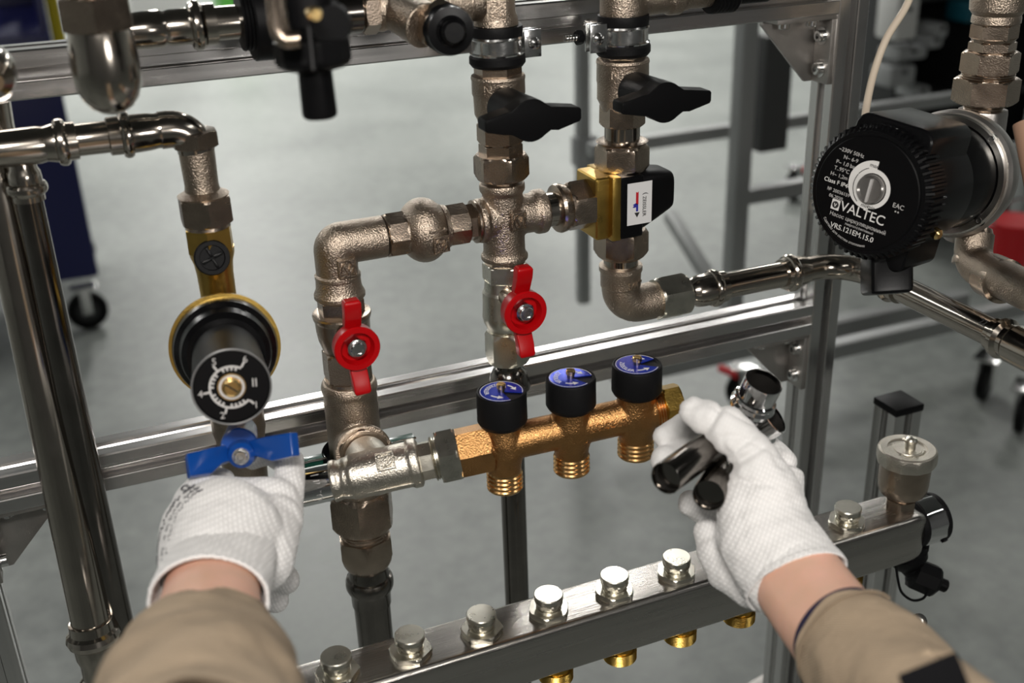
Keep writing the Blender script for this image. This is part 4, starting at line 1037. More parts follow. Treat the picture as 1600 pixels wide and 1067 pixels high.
ft('Сделано для систем отопления', 0, 0, .055, bend=(lambda R: (lambda x, y, X, Y: (X*math.cos(-PI/2-.25+x/R)+Y*math.sin(-PI/2-.25+x/R))*(R-y)))(.80*Rf))
ft('EAC', .56, -.02, .10); ft('▪▪', .56, -.10, .08)
lathe('indicator', PB+DP*LP*.74+Ur*Rf*.90-Uv*Rf*.42, (Ur-Uv*.2+DP*.2).normalized(), [(-.004, .0042), (.003, .0042), (.0045, .0025)], M['brass2'], t, 20)
# plug connector under the housing
pc_ = C(1388, 410, .835); 
box('cable_connector', C(1385, 418, .835), CR*.032+CU*.002, CF*.03, CU*.040, M['gloss'], t, .005, 3)
box('connector_foot', C(1396, 440, .835), CR*.017, CF*.02, CU*.014, M['gloss'], t, .003, 3)
# riser above the pump and elbow below
aR = Ax(C(1558, 20, .885), D=(0, 0, -1))
t = thing('union_coupling', 'warm nickel union with several hexagons standing on top of the pump, right edge', 'union', aR.at(120))
turned('bulb', aR, [(-70, 30), (-40, 40), (-10, 44), (14, 42), (22, 36), (27, 37), (34, 37), (37, 33)], NI, t)
turned('upper_hexagon', aR, hexs(36, 60, 36, ch=.1), NU, t, rot=.2)
turned('middle_hexagon', aR, [(58, 34)]+hexs(64, 78, 36, ch=.1)+hexs(79, 113, 44), NU, t, rot=.1)
turned('thread', aR, threads(112, 124, 40, 3, .06), NU, t)
turned('union_nut', aR, hexs(120, 159, 50, ch=.1), NU, t, rot=.15)
turned('pump_thread', aR, threads(158, 174, 30, 3, .06), NU, t)
turned('pump_port', aR, [(170, 38, 6, 36), (176, 40, 6, 37), (300, 38), (372, 30)], M['bracket'], t, rot=.2)
aR2 = Ax(C(1520, 375, .90), D=(0, 0, -1)); KR = C(1518, 412, .90)
t = thing('press_elbow', 'warm polished press elbow under the pump, turning to the right', 'elbow', KR)
e_ = C(1640, 470, .80)
lathe('upper_socket', C(1526, 356, .90), (KR-C(1526, 356, .90)), [(0, .012), (.004, .0135), (.022, .0138), (.026, .0155), (.030, .0155)], NU, t, 40)
sweep('bend', bend_pts(C(1524, 365, .90), KR, e_, .014, 10), .0148, NI, t, 32)
de = (e_-KR).normalized(); q = C(1545, 428, .88)
lathe('side_socket', q, de, [(0, .0145), (.001, .0175), (.022, .018), (.024, .0150)], NU, t, 40)
one(lathe('steel_pipe', q+de*.02, de, [(0, .0135), (.10, .0135)], NU), 'short warm toned pipe leaving the elbow under the pump at the right edge', 'pipe')
# cream cable
one(sweep('cream_cable', spline([C(1440, -60, .95), C(1418, 5, .95), C(1385, 60, .95), C(1365, 115, .95), C(1354, 165, .94), C(1350, 200, .92)], 8), .0032, M['wire'], None, 16), 'cream coloured cable running down into the top of the pump', 'cable')
# copper riser at the very right, standing on the end of the warm pipe
qe = q+de*.105; top_ = C(1612, 190, .80)
t = thing('copper_fitting', 'peach toned copper riser at the right edge of the frame, below and beside the pump', 'fitting', qe)
cop = mat('dull_copper', (.46, .28, .19), .15, .5)
dc = (top_-qe).normalized(); Lc = (top_-qe).length
lathe('riser', qe, dc, [(-.006, .012), (-.004, .0165), (.018, .0170), (.022, .0135), (Lc, .0130)], cop, t, 40)
fuse('socket', [closed(qe-de*.030, de, [(0, .0150), (.003, .0168), (.026, .0168), (.040, .0165)]), capsule(qe, .0168, qe+dc*.004, .0168)], cop, t, .0015, 4)
# ================================================================== far background
def fl(px, py):     # where a pixel's ray meets the floor
    r = C(px, py, 1)-CO; return CO + r*((FLOOR-CO.z)/r.z)
def bx(name, c, X, Y, Z, m, par=None, bev=.004): return box(name, c, X, Y, Z, m, par, bev)
bluem = mat('blue_painted_steel', (.004, .007, .085), 0, .4, (30, .1))
dark = mat('dark_grey_plastic', (.02, .021, .022), 0, .5); midg = mat('grey_painted_metal', (.30, .31, .31), 0, .45, (40, .1))
redm = mat('red_brake_plastic', (.55, .01, .015), 0, .35); whitem = mat('white_nylon', (.62, .62, .60), 0, .45)
yel = mat('yellow_paint', (.75, .60, .01), 0, .45); grn = mat('green_paint_far', (.10, .42, .06), 0, .45); teal = mat('teal_plastic', (.01, .10, .14), 0, .4)
def caster(p, r=.06, red=False, lab='', ang=0):
    p = V(p); t = thing('caster', lab, 'caster', p, None)
    d = V((math.cos(ang), math.sin(ang), 0)); s = V((-d.y, d.x, 0)); c = p+EZ*r
    lathe('wheel', c-s*.014, s, [(0, r*.7), (.002, r*.95), (.006, r), (.022, r), (.026, r*.95), (.028, r*.7)], M['black2'], t, 32)
    lathe('hub', c-s*.017, s, [(0, r*.30), (.001, r*.55), (.033, r*.55), (.034, r*.30)], dark, t, 24)
    for q in (-.020, .020): bx('fork', c+s*q+EZ*r*.55, d*.035, s*.004, EZ*r*1.4, M['zinc'], t, .001)
    bx('top_plate', c+EZ*(r*1.3), d*.09, s*.07, EZ*.006, M['zinc'], t, .001)
    if red: bx('brake_pedal', c+EZ*r*.9+d*r*.9, d*.06+EZ*.02, s*.03, EZ*.012, redm, t, .002)
    return t
# blue trolley at the left
f = fl(60, 500); t = thing('blue_trolley', 'blurred dark blue trolley with deep panels behind the left pipes', 'trolley', f)
a = fl(172, 515); w2, d2 = .62, .8
cx_ = a.x-w2/2; 
bx('front_panel', (cx_, a.y, FLOOR+.62), EX*w2, EY*.03, EZ*.82, bluem, t, .01)
bx('side_panel', (cx_+w2/2-.015, a.y+d2/2, FLOOR+.70), EX*.03, EY*d2, EZ*.98, bluem, t, .01)
bx('side_panel', (cx_-w2/2+.015, a.y+d2/2, FLOOR+.70), EX*.03, EY*d2, EZ*.98, bluem, t, .01)
bx('shelf', (cx_, a.y+d2/2, FLOOR+.24), EX*w2, EY*d2, EZ*.03, bluem, t, .01)
bx('shelf', (cx_, a.y+d2/2, FLOOR+1.02), EX*w2, EY*d2, EZ*.03, bluem, t, .01)
bx('back_panel', (cx_, a.y+d2, FLOOR+.85), EX*w2, EY*.03, EZ*1.2, bluem, t, .01)
bx('yellow_strip', (cx_+w2/2+.03, a.y+d2, FLOOR+1.25), EX*.05, EY*.04, EZ*.9, yel, t, .01)
for sx in (-1, 1):
    for yy_ in (.05, d2-.05):
        caster((cx_+sx*(w2/2-.06), a.y+yy_, FLOOR), .07, False, '%s caster under the %s end of the blue trolley' % ('right black' if sx > 0 else 'left black', 'near' if yy_ < .2 else 'far'))
# things beyond, at the far end of the hall
for (x0, x1, y_, dd, hh, m, nm, lab) in ((205, 300, 20, 9.0, .9, whitem, 'storage_box', 'blurred white box on the far floor behind the top rail'), (345, 400, 14, 9.6, .8, grn, 'storage_box', 'blurred green box on the far floor behind the top rail')):
    p0 = C(x0, y_, dd); p1 = C(x1, y_, dd); c = (p0+p1)/2
    b = thing(nm, lab, 'box', (c.x, c.y+.2, FLOOR)); zz = c.z
    top = max(FLOOR+.25, min(zz, FLOOR+1.0)) if False else FLOOR+hh
    bx('body', (c.x, c.y+.25, FLOOR+hh/2), EX*abs(p1.x-p0.x), EY*.5, EZ*hh, m, b, .02)
    bx('lid', (c.x, c.y+.25, FLOOR+hh+.03), EX*abs(p1.x-p0.x)*1.04, EY*.52, EZ*.06, m, b, .02)
# second test rig standing behind on the right: aluminium frame on casters
def tube(t, a, b, w, m, name='frame_tube'):
    a, b = V(a), V(b); D = (b-a); L = D.length; D.normalize(); U, W = basis(D)
    vs = []; 
    bx(name, (a+b)/2, D*L, U*w, W*w, m, t, .002)
Yb = 1.55
def at(px, py, Y=Yb): return P(px, py, Y)
am = mat('far_aluminium', (.34, .35, .345), .5, .45)
t = thing('test_rig', 'blurred aluminium test rig on casters standing behind on the right', 'rig', (at(1150, 300).x, Yb, FLOOR))
x1, x2, x3 = at(1164, 100).x, at(1050, 100).x, at(1480, 300).x
tube(t, (x1, Yb, FLOOR+.22), (x1, Yb, FLOOR+2.0), .045, am, 'upright'); tube(t, (x2, Yb+.5, FLOOR+.22), (x2, Yb+.5, FLOOR+2.0), .035, am, 'upright')
tube(t, (x3+.3, Yb, FLOOR+.22), (x3+.3, Yb, FLOOR+2.0), .045, am, 'upright')
z1 = at(1150, 245).z; z2 = at(1150, 308).z
tube(t, (x2-.1, Yb+.25, z1), (x3+.3, Yb+.25, z1), .035, am, 'rail'); tube(t, (x1, Yb, z2), (x3+.3, Yb, z2), .04, am, 'rail')
tube(t, at(1046, 335, Yb+.4), at(1130, 470, Yb+.05), .035, am, 'brace')
zb_ = FLOOR+.22
g1 = P(1400, 523, .95); tube(t, (g1.x-.30, .95, g1.z), (g1.x+.45, .95, g1.z), .034, am, 'base_rail')
g2 = P(1400, 592, 1.15); tube(t, (g2.x-.6, Yb, zb_), (g2.x+.6, Yb, zb_), .05, am, 'base_rail')
bx('instrument_box', (at(1222, 150).x, Yb+.06, at(1222, 150).z), EX*.085, EY*.08, EZ*.30, mat('charcoal_paint', (.05, .052, .052), 0, .5), t, .006)
bx('instrument_box', (at(1050, 215).x, Yb+.5, at(1050, 215, Yb+.5).z), EX*.07, EY*.05, EZ*.09, midg, t, .01)
caster(fl(1165, 640), .062, True, 'blurred black caster with a red brake pedal behind the held fittings', 2.4)
caster(fl(1535, 622), .06, False, 'blurred black caster with a white hub at the right, under the sloping pipe', .5)
caster(fl(1592, 672), .06, False, 'blurred black caster at the right edge, lower of the two', .6)
caster(fl(1240, 312), .07, True, 'small far blurred caster with a red brake left of the pump', .3)
# dark shelving with tools upper right
p = P(1470, 100, 2.6); t = thing('tool_cabinet', 'blurred dark open cabinet with grey tools, upper right beyond the pump', 'cabinet', (p.x, 2.6, FLOOR))
W3 = P(1720, 100, 2.6).x-P(1395, 100, 2.6).x; xc3 = (P(1720, 100, 2.6).x+P(1395, 100, 2.6).x)/2
bx('back_panel', (xc3, 2.95, FLOOR+.75), EX*W3, EY*.03, EZ*1.5, dark, t)
for sx in (-.5, -.14, .5): bx('side_panel', (xc3+W3*sx, 2.75, FLOOR+.75), EX*.05, EY*.4, EZ*1.5, dark, t)
for z in (.12, .55, .95, 1.45): bx('shelf', (xc3, 2.75, FLOOR+z), EX*W3, EY*.4, EZ*.03, dark, t)
lightg = mat('grey_tool_case', (.30, .31, .31), 0, .5)
toolsp = [(1402, 25, .10, .16, whitem), (1446, 62, .07, .05, lightg), (1410, 80, .14, .05, lightg), (1395, 115, .12, .08, lightg), (1425, 140, .08, .05, lightg), (1510, 15, .10, .08, teal), (1455, 45, .06, .06, midg)]
for i, (px, py, ww, hh, m) in enumerate(toolsp):
    c = P(px, py, 2.5)
    lab = ['white rounded tool case at the top beside the cream cable', 'small grey tool case right of the cream cable', 'flat grey tool case behind the cable', 'grey tool case above the pump housing', 'low grey tool case just above the pump', 'dark teal case at the top right', 'dim grey tool case in the dark cabinet'][i]
    b = thing('tool_case', 'blurred '+lab, 'case', c)
    bx('body', c, EX*ww, EY*.12, EZ*hh, m, b, .02); bx('latch', c-EY*.062+EZ*hh*.2, EX*.02, EY*.006, EZ*.015, dark, b, .002)
# red jacketed hose reel behind the pump at the right edge
c = P(1585, 345, 1.2); t = thing('red_bucket', 'blurred red bucket beyond the pump at the right edge', 'bucket', (c.x, 1.2, c.z-.12))
lathe('body', c-EZ*.12, EZ, [(0, .045), (.002, .05), (.11, .068), (.12, .072), (.124, .068)], redm, t, 40)
sweep('handle', [c+V((math.cos(a)*.07, 0, math.sin(a)*.06)) for a in [PI*i/12 for i in range(13)]], .003, M['zinc'], t, 10)
# ================================================================== fittings held in the right glove
def pxr(r, d): return r*d/F
t = thing('press_bend', 'chrome press bend held in the right glove, upper one, its beaded mouth facing up', 'elbow', C(1040, 747, .665))
m0, m1, m2, m3 = C(1040, 747, .672), C(1118, 691, .722), C(1157, 668, .758), C(1191, 601, .734)
r1 = .0102
mid = bez(m1, m1+(m1-m0)*.55, m2-(m3-m2)*.35, m2+(m3-m2)*.15, 12)
# open plain stub: outer skin out to the mouth, then back down the bore
dd = (m0-m1).normalized()
sweep('bend', [m0+(m1-m0)*.1, m0.lerp(m1, .5)]+mid+[m2.lerp(m3, .4)], r1*1.0, M['dsteel'], t, 48)
L01 = (m0-m1).length
lathe('plain_end', m1, dd, [(0, r1*.6), (0, r1*1.01), (L01-.0006, r1*1.01), (L01, r1*.985), (L01, r1*.93), (L01-.0006, r1*.91), (L01-.003, r1*.9)], M['dsteel'], t, 64, ends=False)
lathe('bore', m1, dd, [(L01-.002, r1*.905), (0, r1*.9), (-.001, .0002)], M['hole_shade'], t, 48, ends=False)  # dark liner paints the shade inside the steel stub
ds = (m3-m2).normalized(); Ls = (m3-m2).length; rs = 32*.73/F
lathe('socket', m2, ds, [(-.004, r1), (.000, rs*.90), (.004, rs*.97), (Ls*.42, rs*.97), (Ls*.44, rs*1.0), (Ls*.50, rs*1.12), (Ls*.58, rs*1.15), (Ls*.64, rs*1.06), (Ls*.68, rs*1.10), (Ls*.72, rs*1.05), (Ls*.74, rs*.95), (Ls*1.06, rs*.96), (Ls*1.08, rs*.94), (Ls*1.08, rs*.88), (Ls*1.04, rs*.87), (Ls*1.0, rs*.86)], M['chrome'], t, 64, ends=False)
lathe('bore', m2, ds, [(Ls*1.02, rs*.865), (Ls*.45, rs*.85), (Ls*.44, r1), (Ls*.1, r1*.9), (Ls*.09, .0002)], M['hole_shade'], t, 48, ends=False)  # shade down the socket mouth, painted as a dark liner
t = thing('press_bend', 'chrome press bend held in the right glove, lower one, mostly hidden by the thumb', 'elbow', C(1105, 775, .68))
m0, m1, m2, m3 = C(1107, 774, .688), C(1135, 722, .735), C(1170, 676, .757), C(1212, 650, .745)
dd = (m0-m1).normalized(); L01 = (m0-m1).length
sweep('bend', [m0.lerp(m1, .1), m0.lerp(m1, .5)]+bez(m1, m1+(m1-m0)*.4, m2-(m3-m2)*.3, m2, 10), r1*1.0, M['dsteel'], t, 40)
lathe('plain_end', m1, dd, [(0, r1*.6), (0, r1*1.01), (L01-.0006, r1*1.01), (L01, r1*.985), (L01, r1*.93), (L01-.0006, r1*.91), (L01-.003, r1*.9)], M['dsteel'], t, 64, ends=False)
lathe('bore', m1, dd, [(L01-.002, r1*.905), (0, r1*.9), (-.001, .0002)], M['hole_shade'], t, 48, ends=False)
ds = (m3-m2).normalized(); Ls = (m3-m2).length
lathe('socket', m2, ds, [(-.003, r1), (.000, r1*1.12), (Ls*.25, r1*1.18), (Ls*.28, r1*1.42), (Ls*.40, r1*1.50), (Ls*.50, r1*1.42), (Ls*.54, r1*1.2), (Ls*.95, r1*1.2), (Ls*.96, r1*1.1), (Ls*.9, r1*1.08)], M['chrome'], t, 56, ends=False)
lathe('bore', m2, ds, [(Ls*.92, r1*1.09), (Ls*.4, r1*1.05), (Ls*.38, .0002)], M['hole_shade'], t, 48, ends=False)

# ================================================================== the person: two gloved forearms
def knit(name, u, v, coat_o=None, coat_d=None, pitch=.0016, col=(.86, .85, .84)):
    m = bpy.data.materials.new(name); m.use_nodes = True; nt = m.node_tree; b = nt.nodes['Principled BSDF']
    N = nt.nodes.new; Lk = nt.links.new
    b.inputs['Roughness'].default_value = .85; b.inputs['Sheen Weight'].default_value = .25
    b.inputs['Subsurface Weight'].default_value = .0
    tc = N('ShaderNodeTexCoord')
    def dot(vec, sc):
        d = N('ShaderNodeVectorMath'); d.operation = 'DOT_PRODUCT'; d.inputs[1].default_value = V(vec)*sc; Lk(tc.outputs['Object'], d.inputs[0]); return d.outputs['Value']
    def math_(op, a, bb=None, c=None):
        n = N('ShaderNodeMath'); n.operation = op
        for i, x in enumerate((a, bb, c)):
            if x is None: continue
            if isinstance(x, (int, float)): n.inputs[i].default_value = x
            else: Lk(x, n.inputs[i])
        return n.outputs[0]
    nz = N('ShaderNodeTexNoise'); nz.inputs['Scale'].default_value = 25; Lk(tc.outputs['Object'], nz.inputs['Vector'])
    wob = math_('MULTIPLY', nz.outputs['Fac'], 5.0)
    k = 2*PI/pitch
    a = math_('SINE', math_('ADD', dot(u, k), wob)); c = math_('SINE', math_('ADD', dot(v, k*.75), wob))
    h = math_('MULTIPLY', math_('ADD', a, 1.0), math_('ADD', c, 1.25))
    h = math_('MULTIPLY', h, .25)
    if coat_o is not None:
        q = math_('SUBTRACT', dot(coat_d, 1.0), V(coat_d).dot(V(coat_o)))
        mr = N('ShaderNodeMapRange'); mr.inputs['From Min'].default_value = -.006; mr.inputs['From Max'].default_value = .006; Lk(q, mr.inputs['Value'])
        mr.inputs['To Min'].default_value = 1.0; mr.inputs['To Max'].default_value = .12
        h = math_('MULTIPLY', h, mr.outputs['Result'])
    n2 = N('ShaderNodeTexNoise'); n2.inputs['Scale'].default_value = 60; n2.inputs['Detail'].default_value = 4; Lk(tc.outputs['Object'], n2.inputs['Vector'])
    bp = N('ShaderNodeBump'); bp.inputs['Strength'].default_value = .42; bp.inputs['Distance'].default_value = .0006; Lk(h, bp.inputs['Height'])
    b2 = N('ShaderNodeBump'); b2.inputs['Strength'].default_value = .25; b2.inputs['Distance'].default_value = .002; Lk(n2.outputs['Fac'], b2.inputs['Height']); Lk(bp.outputs['Normal'], b2.inputs['Normal'])
    Lk(b2.outputs['Normal'], b.inputs['Normal'])
    r = N('ShaderNodeMix'); r.data_type = 'RGBA'; r.inputs['A'].default_value = (*[x*.80 for x in col], 1); r.inputs['B'].default_value = (*col, 1)
    Lk(math_('MINIMUM', math_('ADD', math_('MULTIPLY', h, 1.1), .25 if coat_o is None else .35), 1.0), r.inputs['Factor']); Lk(r.outputs['Result'], b.inputs['Base Color'])
    return m
def skin_mat():
    m = mat('skin', (.74, .44, .32), 0, .48, (260, .25), None)
    nt = m.node_tree; b = nt.nodes['Principled BSDF']; b.inputs['Subsurface Weight'].default_value = .12; b.inputs['Subsurface Radius'].default_value = (.01, .004, .002)
    tc = nt.nodes.new('ShaderNodeTexCoord'); n = nt.nodes.new('ShaderNodeTexNoise'); n.inputs['Scale'].default_value = 38; n.inputs['Detail'].default_value = 4; nt.links.new(tc.outputs['Object'], n.inputs['Vector'])
    r = nt.nodes.new('ShaderNodeValToRGB'); r.color_ramp.elements[0].position = .35; r.color_ramp.elements[1].position = .68
    r.color_ramp.elements[0].color = (.70, .43, .31, 1); r.color_ramp.elements[1].color = (.80, .46, .35, 1); nt.links.new(n.outputs['Fac'], r.inputs['Fac']); nt.links.new(r.outputs['Color'], b.inputs['Base Color'])
    return m
def cloth_mat():
    m = mat('beige_cotton_twill', (.40, .305, .21), 0, .9, None, (18, .08)); nt = m.node_tree; b = nt.nodes['Principled BSDF']
    tc = nt.nodes.new('ShaderNodeTexCoord'); w1 = nt.nodes.new('ShaderNodeTexWave'); w1.inputs['Scale'].default_value = 240; w1.bands_direction = 'DIAGONAL'
    nt.links.new(tc.outputs['Object'], w1.inputs['Vector']); n = nt.nodes.new('ShaderNodeTexNoise'); n.inputs['Scale'].default_value = 28; n.inputs['Detail'].default_value = 3
    nt.links.new(tc.outputs['Object'], n.inputs['Vector'])
    b1 = nt.nodes.new('ShaderNodeBump'); b1.inputs['Strength'].default_value = .6; b1.inputs['Distance'].default_value = .0005; nt.links.new(w1.outputs['Fac'], b1.inputs['Height'])
    b2 = nt.nodes.new('ShaderNodeBump'); b2.inputs['Strength'].default_value = .9; b2.inputs['Distance'].default_value = .005; nt.links.new(n.outputs['Fac'], b2.inputs['Height']); nt.links.new(b1.outputs['Normal'], b2.inputs['Normal'])
    nt.links.new(b2.outputs['Normal'], b.inputs['Normal']); return m
SKIN, CLOTH = skin_mat(), cloth_mat(); PATCH = mat('black_tape', (.005, .005, .006), 0, .8, spec=.1); NAVY = mat('navy_lining', (.015, .012, .04), 0, .9)
person = thing('person', 'person in beige jacket and white gloves, one hand gripping a valve, the other holding fittings', 'person', C(800, 1300, .45))
def J(px, py, d, r): return (C(px, py, d), pxr(r, d))
def chain(js, flat=None, seg=28):
    return [capsule(a[0], a[1], b[0], b[1], seg, flat) for a, b in zip(js, js[1:])]
def wrink(sc, amp, seed=0):
    def f(p):
        q = p*sc+V((seed, 0, 0)); return (noise.noise(q)*.6+noise.noise(q*2.3)*.4)*amp
    return f
def tube_cloth(name, pts, ra, rb, up, m, thick, parent, seg=96, wr=None, hem=True, rows=6):
    """open cloth tube with real thickness and a rolled hem at its first end"""
    pts = spline(pts, rows); n = len(pts)
    def itp(r): 
        k = len(r)-1; return [r[min(int(i/(n-1)*k), k-1)]*(1-(i/(n-1)*k-min(int(i/(n-1)*k), k-1)))+r[min(int(i/(n-1)*k), k-1)+1]*(i/(n-1)*k-min(int(i/(n-1)*k), k-1)) for i in range(n)]
    ra, rb = itp(ra), itp(rb); T = [(pts[min(i+1, n-1)]-pts[max(i-1, 0)]).normalized() for i in range(n)]
    U0 = V(up); vs = []; fs = []; order = []
    def ring(i, off, sh=0):
        U = (U0-T[i]*U0.dot(T[i])).normalized(); W = T[i].cross(U); out = []
        for k in range(seg):
            th = 2*PI*k/seg; p = pts[i]+T[i]*sh+U*math.cos(th)*(ra[i]+off)+W*math.sin(th)*(rb[i]+off)
            if wr and off > -thick*.9: p = p+(U*math.cos(th)+W*math.sin(th))*wr(p, i/(n-1))
            out.append(p)
        return out
    rs = [ring(i, -thick) for i in range(n-1, -1, -1)]
    rs += [ring(0, -thick*.75, -thick*.5), ring(0, -thick*.2, -thick*.65), ring(0, thick*.15, -thick*.3)]
    rs += [ring(i, 0) for i in range(n)]
    for r_ in rs: vs += r_
    for i in range(len(rs)-1):
        for k in range(seg):
            a = i*seg+k; b = i*seg+(k+1) % seg; fs.append((a, b, b+seg, a+seg))
    o = obj(name, vs, fs, m, parent, 0); fix_normals(o.data); o.data.shade_smooth(); return o

# ---- right hand
gax = (C(1205, 800, .69)-C(1245, 905, .67)).normalized(); gx = gax.cross(CF).normalized()
GR = knit('right_glove_knit', (CR*.86+CU*.5), (CR*-.5+CU*.86), None, None)
orgp = ORG['person'] if 'person' in ORG else V((0,0,0))
GR = knit('right_glove_knit', (CR*.90-CU*.42), (CR*.42+CU*.90), C(1175, 735, .69)-orgp, (CU*.80-CR*.60).normalized(), pitch=.0023)
fl_ = (CF, .72)
parts = []
parts += chain([J(1086, 642, .712, 25), J(1104, 652, .708, 29), J(1136, 668, .702, 34), J(1158, 692, .700, 36), J(1180, 722, .697, 41), J(1196, 770, .693, 56)], (CF, .85))
parts += chain([J(1190, 765, .696, 58), J(1194, 805, .692, 70), J(1200, 845, .686, 76), J(1232, 893, .672, 77)], (CF, .66))
parts += chain([J(1150, 780, .706, 30), J(1158, 840, .702, 40), J(1200, 900, .685, 50)], (CF, .8))
parts += chain([J(1236, 745, .735, 20), J(1222, 800, .72, 40), J(1240, 860, .70, 52)], (CF, .8))
parts += chain([J(1226, 722, .748, 20), J(1190, 690, .79, 21), J(1120, 662, .80, 20), J(1066, 662, .775, 18), J(1036, 682, .757, 17)])
parts += chain([J(1215, 745, .77, 24), J(1130, 712, .80, 23), J(1070, 705, .772, 22), J(1039, 718, .748, 23)])
parts += chain([J(1160, 800, .745, 28), J(1104, 800, .752, 25), J(1080, 786, .745, 21)])
parts += chain([J(1160, 850, .725, 34), J(1116, 852, .735, 28), J(1106, 832, .735, 22)])
parts += chain([J(1118, 862, .730, 30), J(1135, 892, .722, 32), J(1178, 918, .702, 34)])
def rdisp(p):
    x, y, d = proj(p)
    a = (noise.noise(p*70)*.6+noise.noise(p*150)*.4)*.0013
    if y < 760 and d < .74: a -= .0008*max(0, 1-abs(noise.noise(V((p.dot(CR)*26, p.dot(CU)*62, p.dot(CR+CU)*30))))*7)
    # creases across the thumb joint and at the root of the thumb
    for (cx, cy, ux, uy, L, w, amp) in ((1128, 735, .86, -.5, 75, 7, -.0022), (1145, 705, .8, -.6, 60, 6, -.0010), (1105, 668, .55, -.83, 50, 6, -.0009), (1165, 752, .95, .1, 50, 6, -.0012), (1118, 648, .5, -.86, 40, 5, -.0008)):
        q = (x-cx)*ux+(y-cy)*uy; s = -(x-cx)*uy+(y-cy)*ux
        if d < .735: a += 1.7*amp*math.exp(-(s/w)**2)*math.exp(-(q/L)**4)
    return a
g = fuse('glove', parts, GR, person, .0013, 4, disp=rdisp)
g['label'] = 'white knitted glove on the right hand holding two chrome bends'
cuffp = [C(1244, 909, .668), C(1238, 897, .672), C(1226, 874, .678), C(1212, 848, .684)]
hem_u = (C(1312, 852, .668)-C(1166, 948, .668)).normalized()
rr_ = pxr(84, .67)
def rib(p, s): return .0003*math.sin(p.dot(hem_u)*2*PI/.0022)+noise.noise(p*90)*.0008
cu = tube_cloth('glove_cuff', cuffp, [rr_*1.0, rr_*.97, rr_*.92, rr_*.86], [rr_*.80, rr_*.78, rr_*.72, rr_*.62], hem_u, GR, .0016, person, 120, rib)
sk = sweep('bare_wrist', spline([C(1222, 868, .68), C(1238, 893, .672), C(1275, 945, .645), C(1318, 1000, .612), C(1370, 1070, .57)], 6), [pxr(60, .69)]*6+[pxr(72, .67)]*6+[pxr(75, .645)]*6+[pxr(82, .612)]*6+[pxr(90, .57)], SKIN, person, 64, rb=[pxr(52, .69)]*6+[pxr(56, .67)]*6+[pxr(58, .645)]*6+[pxr(64, .612)]*6+[pxr(70, .57)], up=hem_u)
sm = sk.modifiers.new('s', 'SMOOTH'); sm.iterations = 6
# tendons of the inner wrist
for v in sk.data.vertices:
    p = v.co+orgp; x, y, d = proj(p)
    for (x0, y0, amp, w) in ((1248, 985, .003, 11), (1290, 955, .0018, 14), (1222, 975, .0015, 10)):
        q = (x-x0)*.80-(y-y0)*.60
        if d < .66: v.co += -CF*amp*math.exp(-(q/w)**2)
sleeve_u = (C(1362, 928, .61)-C(1258, 1052, .61)).normalized()
def folds(amp, ks):
    def f(p, s): return noise.noise(p*26+V((ks, 0, 0)))*amp*(.3+s)+noise.noise(p*60)*amp*.3
    return f
tube_cloth('sleeve_lining', [C(1310, 987, .614), C(1330, 1008, .60), C(1370, 1050, .575)], [pxr(80, .614)]*3, [pxr(68, .61)]*3, sleeve_u, NAVY, .0012, person, 64)
sv = tube_cloth('jacket_sleeve', [C(1316, 993, .608), C(1345, 1022, .59), C(1385, 1062, .565), C(1440, 1125, .52), C(1540, 1240, .45)], [pxr(84, .608), pxr(100, .59), pxr(108, .565), pxr(116, .52), pxr(150, .45)], [pxr(73, .608), pxr(82, .59), pxr(92, .565), pxr(100, .52), pxr(130, .45)], sleeve_u, CLOTH, .0022, person, 96, folds(.005, 3))
# turned hem seam and a lapped cuff strap
def on_tube(c, ra, rb, D, up, a0, a1, n):
    D = V(D).normalized(); U = (V(up)-D*V(up).dot(D)).normalized(); W = D.cross(U)
    return [V(c)+U*math.cos(a0+(a1-a0)*i/n)*ra+W*math.sin(a0+(a1-a0)*i/n)*rb for i in range(n+1)]
dS = (C(1345, 1022, .59)-C(1316, 993, .608)).normalized()
sideW = dS.cross((sleeve_u-dS*sleeve_u.dot(dS)).normalized()); sgn = 1 if sideW.dot(CO-C(1316, 993, .608)) > 0 else -1
for nm_, cc, k1, k2 in (('seam_stitching', C(1327, 1004, .601), pxr(94, .60), pxr(80.5, .60)),):
    sweep(nm_, on_tube(cc, k1, k2, dS, sleeve_u, 0, PI*sgn, 40), .0008, mat('seam_thread', (.25, .19, .13), 0, .9), person, 6)
sweep('wrist_crease', [C(1252, 979, .5885)]*1+[C(1262, 972, .588), C(1275, 962, .589)], .0003, SKIN, person, 6) if False else None
stp = box('cuff_tab', C(1468, 1085, .455), (CR*.86+CU*.35)*.028, CF*.003, (CU*.86-CR*.35)*.030, PATCH, person, .002)
sweep('cuff_fold', [C(1400, 1075, .515), C(1425, 1042, .513), C(1450, 1025, .513), C(1478, 1022, .52), C(1498, 1032, .535)], [.002, .0035, .004, .0035, .001], CLOTH, person, 16)

